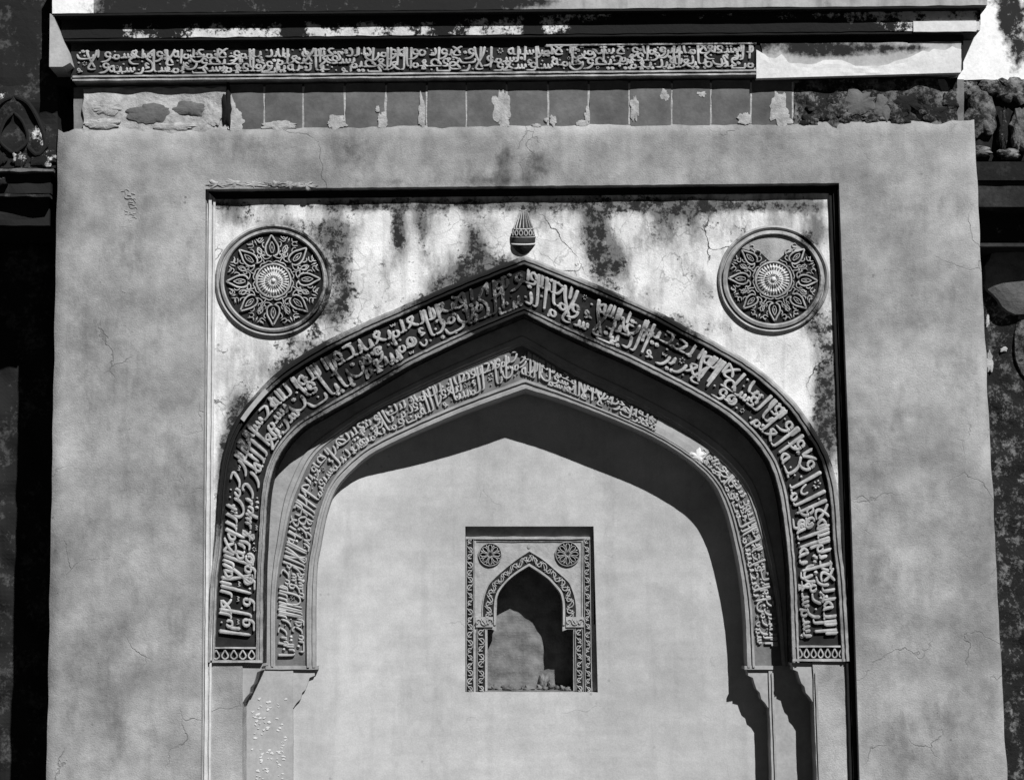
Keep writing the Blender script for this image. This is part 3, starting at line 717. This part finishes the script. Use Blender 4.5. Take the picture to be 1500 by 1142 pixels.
# ------------------------------------------------------------------ piers and corbels below the arches
def pier(name, x0, x1, y0, yf, yb, mat, label, slope=(0, 0), dirt_shade=None):
    mb = MB(); slab(mb, x0, y0, x1, 1232, yf, yb, step=8, skew=False, jit=.8, rough=.0015, xl=lambda y: x0+slope[0]*(y-985), xr=lambda y: x1+slope[1]*(y-985), dirt_shade=dirt_shade)
    return mb.build(name, mat, label=label, cat='pier', group='piers under the carved arches')
pl = pier('arch_pier', 299, 355, 969.5, YP, YI+.05, M['plaster'], 'left outer plaster pier below the outer band', (-.012, 0))
pr = pier('arch_pier', 1191, 1246, 968.5, YP, YI+.05, M['plaster'], 'right outer plaster pier, smooth and grey', (.035, .04))
il = pier('arch_pier', 340, 429, 978, YI, YK+.05, M['smooth'], 'left inner pier with pale crumbling marks on its face', (0, 0))
ir = pier('arch_pier', 1126, 1210, 978, YI, YK+.05, M['smooth'], 'right inner pier half in shadow behind the outer pier', (.03, .03))
for (p, xe, xw, y0, yf, depth_) in ((pl, 355, 385, 971, YP, YI), (pr, 1191, 1160, 970, YP, YI), (il, 429, 463, 979, YI, YK), (ir, 1126, 1094, 979, YI, YK)):
    s = 1 if xw > xe else -1; wd_ = abs(xw-xe)
    q = [(xe-s*3, y0), (xw, y0), (xw, y0+4), (xw-s*2, y0+5), (xw-s*2, y0+10), (xw-s*.28*wd_, y0+13), (xw-s*.36*wd_, y0+22), (xw-s*.45*wd_, y0+30), (xw-s*.6*wd_, y0+35), (xw-s*.66*wd_, y0+44), (xw-s*.84*wd_, y0+50), (xw-s*wd_, y0+58), (xe-s*3, y0+58)]
    mb = MB(); ids = [mb.vert(a, b_, yf+.008, .1) for a, b_ in q]; mb.f.append(tuple(ids)); mb.skirt(ids, depth_+.03)
    mb.build('corbel', M['smooth'], p)
for (p, xx, yf) in ((pr, 1194, YP), (ir, 1130, YI)):
    mb = MB(); slab(mb, xx, 985, xx+3, 1232, yf-.008, yf+.01, skew=False, jit=.5, xl=lambda y, a=xx: a+.035*(y-985), xr=lambda y, a=xx: a+3+.035*(y-985), dirt_shade=.3)
    mb.build('edge_bead', M['mould2'], p)
mb = MB(); random.seed(2)
for k in range(80):
    c0 = random.choice((378, 392, 412)); x = c0+random.uniform(-7, 7)-(6 if c0 < 400 else 0)*(random.random()); y = random.uniform(1022, 1140)
    r = random.uniform(1, 2.6); stroke(mb, np.array([(x-r, y), (x, y+random.uniform(-1, 1)), (x+r, y+random.uniform(-2, 2))]), [r*random.uniform(.8, 2)]*3, YI-.002, .0006, dirt_shade=0)
mb.build('pale_flaking_mark', M['pale'], il, kind='stuff')

# ------------------------------------------------------------------ niche back, gently hollow
NB = thing('niche_back_wall', 'smooth hollow plaster back wall of the big niche around the small niche', 'wall', W(770, 1000, YK))
def backY(x): 
    u = (x-790)/330.0
    return YK - .155*(max(0, 715-max(x, 478))/240.0)**2 - .06*(max(0, min(x, 1100)-850)/240.0)**2
SX0, SX1, SY0, SY1 = 681.5, 869.5, 770.5, 1013.5
rSX1 = lambda y: 869.5+(y-770)*.026
mb = MB()
xs = sorted(set(list(np.linspace(330, 681.5, 44))+list(np.linspace(681.5, 869.5, 24))+list(np.linspace(869.5, 1240, 46))))
ys = sorted(set(list(np.linspace(480, 770.5, 36))+list(np.linspace(770.5, 1013.5, 30))+list(np.linspace(1013.5, 1232, 28))))
ix = {}
for j, y in enumerate(ys):
    for i, x in enumerate(xs):
        xx = x + (min(y, 1013.5)-770)*.026*(1 if y < 1014 else 0) if (abs(x-869.5) < .01 and y > 770) else x
        ix[i, j] = mb.vert(xx, y, backY(x)+.002*mn.noise((x*.01, y*.01, 0)), 0.15*max(0, mn.noise((x*.012, y*.012, 4))))
for j in range(len(ys)-1):
    for i in range(len(xs)-1):
        if xs[i] >= SX0-.1 and xs[i+1] <= 869.6 and ys[j] >= SY0-.1 and ys[j+1] <= SY1+.1: continue
        mb.f.append((ix[i, j], ix[i+1, j], ix[i+1, j+1], ix[i, j+1]))
i0 = [i for i, x in enumerate(xs) if abs(x-SX0) < .1][0]; i1 = [i for i, x in enumerate(xs) if abs(x-869.5) < .1][0]
j0 = [j for j, y in enumerate(ys) if abs(y-SY0) < .1][0]; j1 = [j for j, y in enumerate(ys) if abs(y-SY1) < .1][0]
lp = [ix[i, j0] for i in range(i0, i1+1)]+[ix[i1, j] for j in range(j0+1, j1+1)]+[ix[i, j1] for i in range(i1-1, i0-1, -1)]+[ix[i0, j] for j in range(j1-1, j0, -1)]
mb.skirt(lp, YK+.06)
mb.build('back_face', M['back'], NB, smooth=False)
for p in NB.children[0].data.polygons: p.use_smooth = abs(p.normal.y) > .8

# ------------------------------------------------------------------ small carved niche in the back wall
YM = YK + .042
sn = thing('small_niche', 'small framed niche with its own carved pointed arch, set in the big niche wall', 'niche', W(775, 1013, YM))
mo = [(707,915),(707,890),(709,875),(714,860),(720,851),(737,835),(757,819),(775.5,807)]
mo_r = [(844,915),(844,890),(842,875),(837,860),(832,851),(814,835),(795,819),(775.5,807)]
mi = [(727,915),(727,890),(728,878),(731,868),(737,859),(747,848),(760,838),(775,829)]
mi_r = [(824,915),(824,890),(823,878),(820,868),(813,859),(803,848),(789,838),(775,829)]
SO, SI = arch(mo_r, mo, 40), arch(mi_r, mi, 40)
mb = MB()                                             # panel: face above the arch
def fs(u, v):
    x = 682+188*u; k = SI[::-1]
    ya_ = float(np.interp(x, k[:, 0], k[:, 1])) if 727 < x < 824 else 915
    return x, 768+(ya_-768)*v, YM, .1
mb.grid(160, 14, fs)
for (xa, xb) in ((682, 714), (840, 876)): slab(mb, xa, 914, xb, 1016, YM+.0005, YM+.12, skew=False, dirt_shade=.1)
mb.build('panel_face', M['small'], sn)
mb = MB(); rows = []
for p in SI:
    i = mb.vert(p[0], p[1], YM-.002, .8); rows.append((i, mb.back(i, YM+.22)))  # reveal darkened by colour to deepen its shade
for a, b_ in zip(rows, rows[1:]): mb.f.append((a[0], a[1], b_[1], b_[0]))
mb.build('intrados', M['smooth'], sn)
mb = MB(); sweep(mb, SO, SI, [(-.06, YM+.001), (-.04, YM-.006), (.02, YM-.006), (.03, YM-.001), (.8, YM-.001), (.82, YM-.008), (.97, YM-.008), (1, YM)], dirt_shade=.1); mb.build('arch_moulding', M['small'], sn)
random.seed(31)
def scroll(mb, f, L, H, g, h, step, w):
    n = int(L/step)
    for k in range(n):
        c0 = (k+.5)*L/n; s_ = 1 if k % 2 else -1; r = H*random.uniform(.27, .40); c0 += random.uniform(-.1, .1)*step
        q = [(c0+r*math.cos(math.radians(a))*(1-a/900), H/2+s_*r*math.sin(math.radians(a))*(1-a/900)) for a in range(-40, 300, 34)]
        stroke(mb, np.array([f(*t) for t in cat(q, 12)]), [w]*12, g, h, dirt_shade=.0)
        q = [(c0-step*.5, H*.1 if s_ > 0 else H*.9), (c0, H*.5), (c0+step*.5, H*.9 if s_ > 0 else H*.1)]
        stroke(mb, np.array([f(*t) for t in cat(q, 6)]), [w*.8]*6, g, h*.8, dirt_shade=.0)
        q = [(c0+step*.3, H*(.5+s_*.1)), (c0+step*.42, H*(.5+s_*.34))]
        stroke(mb, np.array([f(*t) for t in cat(q, 4)]), [w*1.2]*4, g, h*.8, dirt_shade=0)
        stroke(mb, np.array([f(c0-1.2, H*.5), f(c0, H*.5+.2), f(c0+1.2, H*.5)]), [w*1.1]*3, g, h*.7, dirt_shade=0)
mb = MB(); sweep(mb, SO, SI, [(.03, YM+.004), (.8, YM+.004)], dirt_shade=1); 
f, L_, H_ = strip_map(SO, SI, .05, .80)
mg = MB(); sweep(mg, SO, SI, [(.025, YM-.0022), (.81, YM-.0022)], dirt_shade=.4); mg.build('arch_band_ground', M['ground'], sn)
mb = MB(); scroll(mb, f, L_, H_, YM-.0022, .008, 8.5, 1.9); mb.build('arch_scrollwork', M['small'], sn, kind='stuff')
def vstrip(xa, xb, y0, y1, name, g=YM, dl=0, step=11):
    mg = MB(); slab(mg, xa, y0, xb, y1, g-.0015, g+.02, skew=False, dirt_shade=.3, xl=lambda y: xa+dl*(y-y0), xr=lambda y: xb+dl*(y-y0)); mg.build('strip_ground', M['ground'], sn)
    H = xb-xa
    fv = lambda x, y: np.array([xa+y+dl*x, y0+x])
    mb = MB(); scroll(mb, fv, y1-y0, H, g-.0015, .008, step, 1.9)
    for o in (0.2, H-.2): stroke(mb, np.array([fv(t, o) for t in np.linspace(0, y1-y0, 20)]), [1.3]*20, g-.0015, .008, dirt_shade=.1)
    mb.build(name, M['small'], sn, kind='stuff')
vstrip(682.8, 694, 787, 1014, 'border_scrollwork', YM-.004)
vstrip(854.5, 864, 787, 1014, 'border_scrollwork', YM-.004, .012)
vstrip(698.5, 711, 920, 1014, 'jamb_scrollwork')
vstrip(842.5, 853.5, 920, 1014, 'jamb_scrollwork', YM, .01)
for (xa, xb) in ((697, 722), (829, 855)):
    mb = MB(); slab(mb, xa, 903, xb, 918, YM-.009, YM+.06, skew=False, dirt_shade=.15, step=6); mb.build('impost_block', M['small'], sn)
    mg = MB(); scroll(mg, lambda x, y, a=xa: np.array([a+x, 904+y]), xb-xa, 13, YM-.009, .006, 8, 1.7); mg.build('impost_carving', M['small'], sn, kind='stuff')
    s = 1 if xa < 750 else -1; xe = 714 if s > 0 else 840; xw = 727 if s > 0 else 824
    mb = MB(); q = [(xe-s*2, 914), (xw, 914), (xw, 924), (xw-s*7, 921), (xe-s*2, 921)]
    ids = [mb.vert(a, b_, YM-.002, .1) for a, b_ in q]; mb.f.append(tuple(ids)); mb.skirt(ids, YM+.12); mb.build('corbel', M['small'], sn)
mb = MB(); slab(mb, 682, 785.5, 868, 789.5, YM-.012, YM+.01, skew=False, jit=1.2, dirt_shade=.2, step=4); slab(mb, 690, 791.2, 858, 793, YM-.005, YM+.01, skew=False, jit=.5, dirt_shade=.6, step=6); mb.build('top_moulding', M['small'], sn)
mb = MB(); slab(mb, 695, 789, 697.5, 914, YM-.006, YM+.01, skew=False, dirt_shade=.1); slab(mb, 852, 789, 854, 914, YM-.006, YM+.01, skew=False, dirt_shade=.1); mb.build('frame_bead', M['small'], sn)
mb = MB(); slab(mb, 700, 1011, 876, 1018, YM+.0, YM+.2, skew=False, dirt_shade=.2, jit=1); mb.build('sill', M['deep'], sn)
# rough rear wall of the small niche, and its loose rubble
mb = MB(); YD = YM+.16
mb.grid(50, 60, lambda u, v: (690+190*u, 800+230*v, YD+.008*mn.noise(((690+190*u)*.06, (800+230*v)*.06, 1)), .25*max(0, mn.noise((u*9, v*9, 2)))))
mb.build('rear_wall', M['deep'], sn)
random.seed(9)
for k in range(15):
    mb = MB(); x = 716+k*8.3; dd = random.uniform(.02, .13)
    blob(mb, x, 1008+random.uniform(-4, 2), random.uniform(4, 8), random.uniform(3, 5.5), YM+dd, .02, wob=.7, dirt_shade=random.choice((.1, .7)), yb=YM+dd+.03, n=12); mb.build('rubble_piece', M['deep'], sn)
mb = MB(); blob(mb, 796, 1000, 10, 14, YD, .05, wob=.4, dirt_shade=.1, sq=4); mb.build('broken_plaster_edge', M['deep'], sn)

# ------------------------------------------------------------------ medallions
def ring(mb, cx, cy, prof, n=96, dirt_shade=None, sy=1.0):
    rows = []
    for k in range(n):
        a = 2*math.pi*k/n; r_ = []
        for r, d in prof:
            rr = r+.4*mn.noise((math.cos(a)*3, math.sin(a)*3, r)); r_.append(mb.vert(cx+rr*math.cos(a), cy+rr*sy*math.sin(a), d, dirt_shade))
        rows.append(r_)
    for k in range(n):
        a, b_ = rows[k], rows[(k+1) % n]
        for q in range(len(prof)-1): mb.f.append((a[q], a[q+1], b_[q+1], b_[q]))
def medallion(cx, cy, R, ri, rr, label, broken):
    t = thing('round_medallion', label, 'medallion', W(cx, cy+R, YP), 'large round medallions on the spandrel')
    sy = .965; g = YP-.006
    mb = MB(); ring(mb, cx, cy, [(R, YP+.002), (R-1, YP-.012), (R-3, YP-.018), (R-5.2, YP-.012), (R-6, YP-.003), (R-7.5, YP-.003), (R-8.5, YP-.020), (ri+2.5, YP-.024), (ri+.8, YP-.018), (ri, g+.004)], sy=sy); mb.build('rim', M['rim'], t)
    mb = MB(); ring(mb, cx, cy, [(ri+1, g), (ri*.5, g), (.1, g)], n=64, sy=sy); mb.build('disc', M['ground'], t)
    h = .016
    def P(r, a): return np.array([cx+r*math.sin(a), cy-r*sy*math.cos(a)])
    k_ = (ri-rr-6)/40.0; r0 = rr+5
    def pol(lst, a0, flip=1): return np.array([P(r0+v*k_+.9*mn.noise((a0*3+u*.2*flip, v*.12, cx)), a0+flip*u*2.6/(r0+v*k_)*k_*.72) for u, v in lst])
    for q in range(8):
        a0 = q*math.pi/4 + random.uniform(-.045, .045); k_ = (ri-rr-6)/40.0*random.uniform(.94, 1.03)
        if broken and q == 0: continue
        mb = MB()
        for fl in (1, -1):
            stroke(mb, cat(pol([(0, 39), (2.2, 31), (4.2, 24), (4.6, 17), (3.2, 11), (.6, 9)], a0, fl), 14), [2.9]*14, g, h)
            stroke(mb, cat(pol([(5.5, 33), (8, 30), (10, 33), (9, 36.5), (7, 35)], a0, fl), 9), [1.8]*9, g, h*.75)
            stroke(mb, cat(pol([(6.8, 14), (9, 16.5), (10.5, 21), (9, 25)], a0, fl), 9), [1.8]*9, g, h*.75)
            stroke(mb, cat(pol([(4.8, 21), (6.4, 24), (6.6, 28), (5.2, 29)], a0, fl), 8), [1.9]*8, g, h*.8)
            stroke(mb, cat(pol([(.4, 10), (3, 7), (5.8, 8), (6.8, 12), (5.4, 14)], a0, fl), 10), [2.0]*10, g, h*.9)
            stroke(mb, cat(pol([(0, 0), (2.8, 3), (6, 2), (8.5, 4)], a0, fl), 8), [1.8]*8, g, h*.8)
        stroke(mb, cat(pol([(0, 29), (1.6, 22), (.9, 15), (0, 13), (-.9, 15), (-1.6, 22), (0, 29)], a0), 14), [1.7]*14, g, h*.8, cap=False)
        stroke(mb, pol([(0, 16), (0, 20), (0, 24)], a0), [1.6, 2.2, 1.2], g, h*.7)
        mb.build('palmette', M['letter'], t)
        a1 = a0+math.pi/8
        if broken and q == 7: continue
        mb = MB()
        for fl in (1, -1):
            stroke(mb, cat(pol([(0, 27), (1.6, 22), (1.3, 18), (0, 15)], a1, fl), 8), [1.9]*8, g, h*.8)
            stroke(mb, cat(pol([(0, 15), (2.2, 12), (3.0, 15), (2.4, 18)], a1, fl), 8), [1.8]*8, g, h*.8)
            stroke(mb, cat(pol([(1.4, 38.5), (2.6, 34), (4.8, 35.5), (6.4, 38)], a1, fl), 8), [1.9]*8, g, h*.7)
        stroke(mb, cat(pol([(0, 15), (.4, 10), (-.4, 5), (0, 1)], a1), 8), [1.9]*8, g, h*.8)
        stroke(mb, pol([(0, 30), (0, 34), (0, 38)], a1), [1.6, 2.6, 1.4], g, h*.7)
        mb.build('leaf_sprig', M['letter'], t)
    mb = MB(); ring(mb, cx, cy, [(rr+5, g+.001), (rr+4.3, g-.012), (rr+2.6, g-.014), (rr+1.8, g-.004), (rr-.2, g-.004)], n=64, sy=sy, dirt_shade=.25); mb.build('rosette_ring', M['letter'], t)
    mb = MB(); ring(mb, cx, cy, [(rr-2, g-.004), (rr*.6, g-.012), (rr*.42, g-.012), (.1, g-.016)], n=48, sy=sy, dirt_shade=.35)
    ro = mb.build('rosette', M['rosette'], t)
    mb = MB(); n = 30
    for k in range(n):
        a = 2*math.pi*k/n; stroke(mb, np.array([P(rr*.6, a), P(rr*.8, a), P(rr+.5, a)]), [2.0*rr/25, 3.9*rr/25, 4.2*rr/25], g-.006, .014, dirt_shade=0, top=.55)
    mb.build('petal_row', M['rosette'], ro, kind='stuff')
    mb = MB(); n = 20
    for k in range(n):
        a = 2*math.pi*k/n; stroke(mb, np.array([P(rr*.22, a), P(rr*.36, a), P(rr*.55, a)]), [1.6*rr/25, 2.8*rr/25, 3.4*rr/25], g-.011, .013, dirt_shade=0, top=.55)
    mb.build('petal_row', M['rosette'], ro, kind='stuff')
    mb = MB(); blob(mb, cx, cy, 4.4*rr/25, 4.4*rr/25, g-.014, .014, wob=.1, dirt_shade=.1); mb.build('centre_boss', M['rosette'], ro)
    if broken:
        mb = MB(); q = []
        for k in range(17):
            a = math.radians(-45+90*k/16); q.append(P(ri-.3, a))
        lo = [P(ri-14, math.radians(36)), P(ri-24, math.radians(24)), P(rr+6, math.radians(12)), P(rr+5.5, math.radians(-12)), P(ri-24, math.radians(-24)), P(ri-14, math.radians(-36))]
        ids = [mb.vert(p[0], p[1], g-.003, .0) for p in q+lo]; mb.f.append(tuple(ids)); mb.skirt(ids, g+.01)
        mb.build('plain_infill', M['plaster'], t, label='plain plaster infill replacing the lost top ornament')
    return t
medallion(400.5, 411, 86, 72, 22, 'left round medallion with complete carved palmettes, black stain at its right rim', False)
medallion(1133, 409, 82, 67, 23, 'right round medallion whose top ornament is lost to plain plaster', True)
def mini(cx, cy, R, label):
    t = thing('small_medallion', label, 'medallion', W(cx, cy+R, YM), 'small medallions above the small niche arch')
    mb = MB(); ring(mb, cx, cy, [(R, YM+.002), (R-.4, YM-.008), (R-1.8, YM-.009), (R-2.4, YM-.002), (.1, YM-.002)], n=48, dirt_shade=.3); mb.build('disc', M['ground'], t)
    mb = MB(); ring(mb, cx, cy, [(R-.2, YM-.008), (R-1, YM-.0105), (R-1.8, YM-.008)], n=48, dirt_shade=.2); mb.build('rim', M['small'], t)
    for k in range(8):
        mb = MB(); a = math.pi/4*k; c0 = np.array([cx, cy]); d = np.array([math.cos(a), math.sin(a)]); n_ = np.array([-d[1], d[0]])
        for fl in (1, -1): stroke(mb, cat([c0+d*2.2, c0+d*R*.5+n_*fl*2.6, c0+d*R*.72+n_*fl*2.4, c0+d*(R-2.5)], 8), [1.5]*8, YM-.002, .008, dirt_shade=0)
        d2 = np.array([math.cos(a+math.pi/8), math.sin(a+math.pi/8)])
        stroke(mb, np.array([c0+d2*R*.6, c0+d2*R*.75, c0+d2*(R-2)]), [1.5, 2.2, 2.5], YM-.002, .007, dirt_shade=0)
        mb.build('petal', M['small'], t)
mini(718, 812, 17.5, 'left small carved medallion above the small niche arch')
mini(831.5, 811, 18.5, 'right small carved medallion above the small niche arch')

# ------------------------------------------------------------------ buds over the apexes
def bud(name, cx, y0, y1, R, g, label, full=True):
    t = thing(name, label, 'ornament', W(cx, y1, g)); Hh = y1-y0
    prof = [(0, .02), (.05, .10), (.15, .26), (.3, .5), (.45, .76), (.6, .96), (.68, 1.0), (.76, .97), (.84, .84), (.92, .56), (.97, .3), (1, .03)]
    def rad(v): return R*float(np.interp(v, [p[0] for p in prof], [p[1] for p in prof]))
    px = .0031
    def pt(v, a, ex=0):
        r = rad(v)+ex; return cx+r*math.sin(a), y0+Hh*v, g+.004-max(0, r)*math.cos(a)*px*.8
    mb = MB(); mb.grid(25, 30, lambda u, v: (*pt(v, (u-.5)*math.pi), .5)); mb.build('bud_body', M['stain_shade'] if full else M['small'], t, smooth=True)
    if not full: return
    mb = MB()
    def rib(fn, w, n=10):
        rows = []
        for k in range(n):
            v, a = fn(k/(n-1)); v2, a2 = fn(min(1, k/(n-1)+.02)); 
            p = pt(v, a); q = pt(v, a, 1.6)
            rows.append((mb.vert(p[0]-w, p[1], p[2], .1), mb.vert(q[0], q[1], q[2]-.003, .1), mb.vert(p[0]+w, p[1], p[2], .1)))
        for a_, b_ in zip(rows, rows[1:]): mb.f += [(a_[0], a_[1], b_[1], b_[0]), (a_[1], a_[2], b_[2], b_[1])]
    for k in range(7): rib(lambda s, k=k: (.16+.32*s, math.radians(-66+22*k)), 1.1)
    mb.build('rib_row', M['letter'], t, kind='stuff')
    def hoop(v0, w, mat, dd=0.1):
        mb = MB(); rows = []
        for k in range(25):
            a = math.radians(-88+176*k/24); sag = .02*math.cos(a)
            p, q, r_ = pt(v0+sag, a), pt(v0+sag+w*.5, a, 1.4), pt(v0+sag+w, a)
            rows.append([mb.vert(*z, dd) for z in (p, q, r_)])
        for a_, b_ in zip(rows, rows[1:]): mb.f += [(a_[0], a_[1], b_[1], b_[0]), (a_[1], a_[2], b_[2], b_[1])]
        mb.build('hoop', mat, t)
    hoop(.47, .028, M['letter']); hoop(.63, .025, M['mould']); hoop(.76, .035, M['rosette'], 0); hoop(.12, .03, M['mould'])
    mb = MB()
    for k in range(6):
        a0 = math.radians(-62+25*k)
        cxp, cyp, dep = pt(.575, a0)
        q = [(cxp, cyp-4.6), (cxp-2.6*math.cos(a0), cyp), (cxp, cyp+4.4), (cxp+2.6*math.cos(a0), cyp), (cxp, cyp-4.6)]
        stroke(mb, cat(q, 12), [1.8]*12, dep+.002, .010, dirt_shade=.1, cap=False)
    mb.build('oval_row', M['letter'], t, kind='stuff')
    mb = MB(); ring(mb, cx, y0+Hh*.55, [(R+9, g+.002), (R+6, g-.004), (R+2, g-.003), (R-6, g)], n=48, dirt_shade=.15, sy=1.9); 
bud('hanging_bud', 766.5, 297, 374, 18, YP, 'dark carved lotus bud standing on the tip of the outer arch')
bud('tiny_bud', 774.5, 793, 805, 3.4, YM, 'tiny pale bud on the tip of the small niche arch', False)

# ------------------------------------------------------------------ side bays
lw = thing('side_wall', 'dark stone side wall left of the plaster surround, its shade deepened by colour', 'wall', W(20, 1142, .36))
mb = MB(); slab(mb, -120, 240, 118, 1232, .62, .74, step=6, skew=False, rough=.03, dirt_shade=.62); mb.build('wall_face', M['stain_shade_mix'], lw)  # wall colour darkened so its sunlit strip also reads as shade
mb = MB(); slab(mb, -120, -70, 104, 126, .05, .74, step=12, skew=False, rough=.012, dirt_shade=.62); mb.build('upper_face', M['stain_shade_mix'], lw)
mb = MB(); slab(mb, -120, 126, 84, 246, .045, .74, step=8, skew=False, rough=.02, jit=2, dirt_shade=.62); mb.build('merlon_band', M['stain_shade_mix'], lw)
for (cx, s) in ((20, 1), (-60, 1)):
    mb = MB()
    for fl in (-1, 1):
        stroke(mb, cat([(cx, 140), (cx+fl*22, 152), (cx+fl*40, 185), (cx+fl*46, 212), (cx+fl*34, 226), (cx+fl*20, 214)], 24), [7]*24, .045, .03, dirt_shade=.75)
        stroke(mb, cat([(cx, 164), (cx+fl*14, 180), (cx+fl*20, 206), (cx, 226)], 16), [5]*16, .045, .025, dirt_shade=.8)
    mb.build('merlon_leaf', M['stain_shade_mix'], lw)
for (x, y, rx, ry) in ((58,203,11,20),(63,232,20,11),(28,233,10,11),(3,140,5,9),(2,232,7,9),(3,266,6,5)):
    mb = MB(); blob(mb, x, y, rx, ry, .034, .004, wob=.55, dirt_shade=.45, n=40, yb=.06); mb.build('whitewash_remnant', M['fillet'], lw)
mb = MB(); slab(mb, -120, 247, 78, 251, .02, .5, skew=False, jit=1.4, step=6, dirt_shade=.3); slab(mb, -120, 252, 74, 283, .06, .5, skew=False, jit=1, dirt_shade=.9, rough=.01); slab(mb, -120, 284, 72, 288, .035, .5, skew=False, jit=1.4, step=6, dirt_shade=.62); slab(mb, -120, 289, 72, 330, .1, .5, skew=False, jit=1.2, step=8, dirt_shade=.85, rough=.02)
mb.build('string_course', M['stain_shade_mix'], lw)

rw = thing('side_wall', 'dark weathered side wall right of the plaster surround with a whitewashed upper part', 'wall', W(1480, 1142, .3))  # dark tones here hold stain and the likely shade on this wall
mb = MB(); slab(mb, 1385, -70, 1640, 117, .05, .74, step=8, skew=False, rough=.004, jit=1.5); mb.build('whitewashed_face', M['white'], rw, label='brilliant white upper wall with black lichen at the right')
mb = MB(); slab(mb, 1385, 117, 1640, 236, .08, .74, step=10, skew=False, rough=.02, dirt_shade=.8); mb.build('merlon_band', M['stain_shade'], rw)
for (x, y, rx, ry, dd) in ((1437,164,23,36,.45),(1419,130,14,13,.4),(1452,128,18,12,.5),(1484,132,22,20,.5),(1494,190,14,30,.35),(1432,222,20,8,.4),(1478,226,16,8,.45),(1520,150,20,40,.5),(1540,210,24,20,.5),(1468,190,7,30,.8)):
    mb = MB(); blob(mb, x, y, rx, ry, .05, .022, wob=.35, dirt_shade=dd, sq=2.8, n=28, rings=5); mb.build('carved_stone', M['drubble'], rw)
mb = MB(); slab(mb, 1385, 237, 1640, 264, .03, .7, skew=False, dirt_shade=.75, step=10, rough=.004); slab(mb, 1385, 266, 1640, 303, .05, .7, skew=False, dirt_shade=.65, step=10, rough=.004)
slab(mb, 1385, 356, 1640, 361, .1, .7, skew=False, dirt_shade=.2, step=10); mb.build('string_course', M['stain_shade'], rw)
mb = MB(); slab(mb, 1385, 304, 1640, 355, .2, .7, skew=False, dirt_shade=.9, step=10, rough=.01); slab(mb, 1385, 362, 1640, 1232, .3, .7, skew=False, dirt_shade=.68, step=6, rough=.025); mb.build('wall_face', M['drubble'], rw)
mb = MB(); blob(mb, 1512, 398, 72, 60, .25, .03, wob=.12, dirt_shade=.15, n=40, rings=6, yb=.32); mb.build('round_boss', M['rubble'], rw)
mb = MB(); blob(mb, 1520, 500, 34, 60, .28, .02, wob=.15, dirt_shade=.5, n=30, rings=5, yb=.32); mb.build('round_boss', M['drubble'], rw)
for (x, y, rx, ry) in ((1436,338,5,10),(1443,432,5,14),(1450,530,5,14),(1447,470,3,8),(1470,512,5,4),(1478,596,8,4)):
    mb = MB(); blob(mb, x, y, rx, ry, .297, .003, wob=.5, dirt_shade=.3, yb=.32, n=36); mb.build('plaster_remnant', M['mortar'], rw)
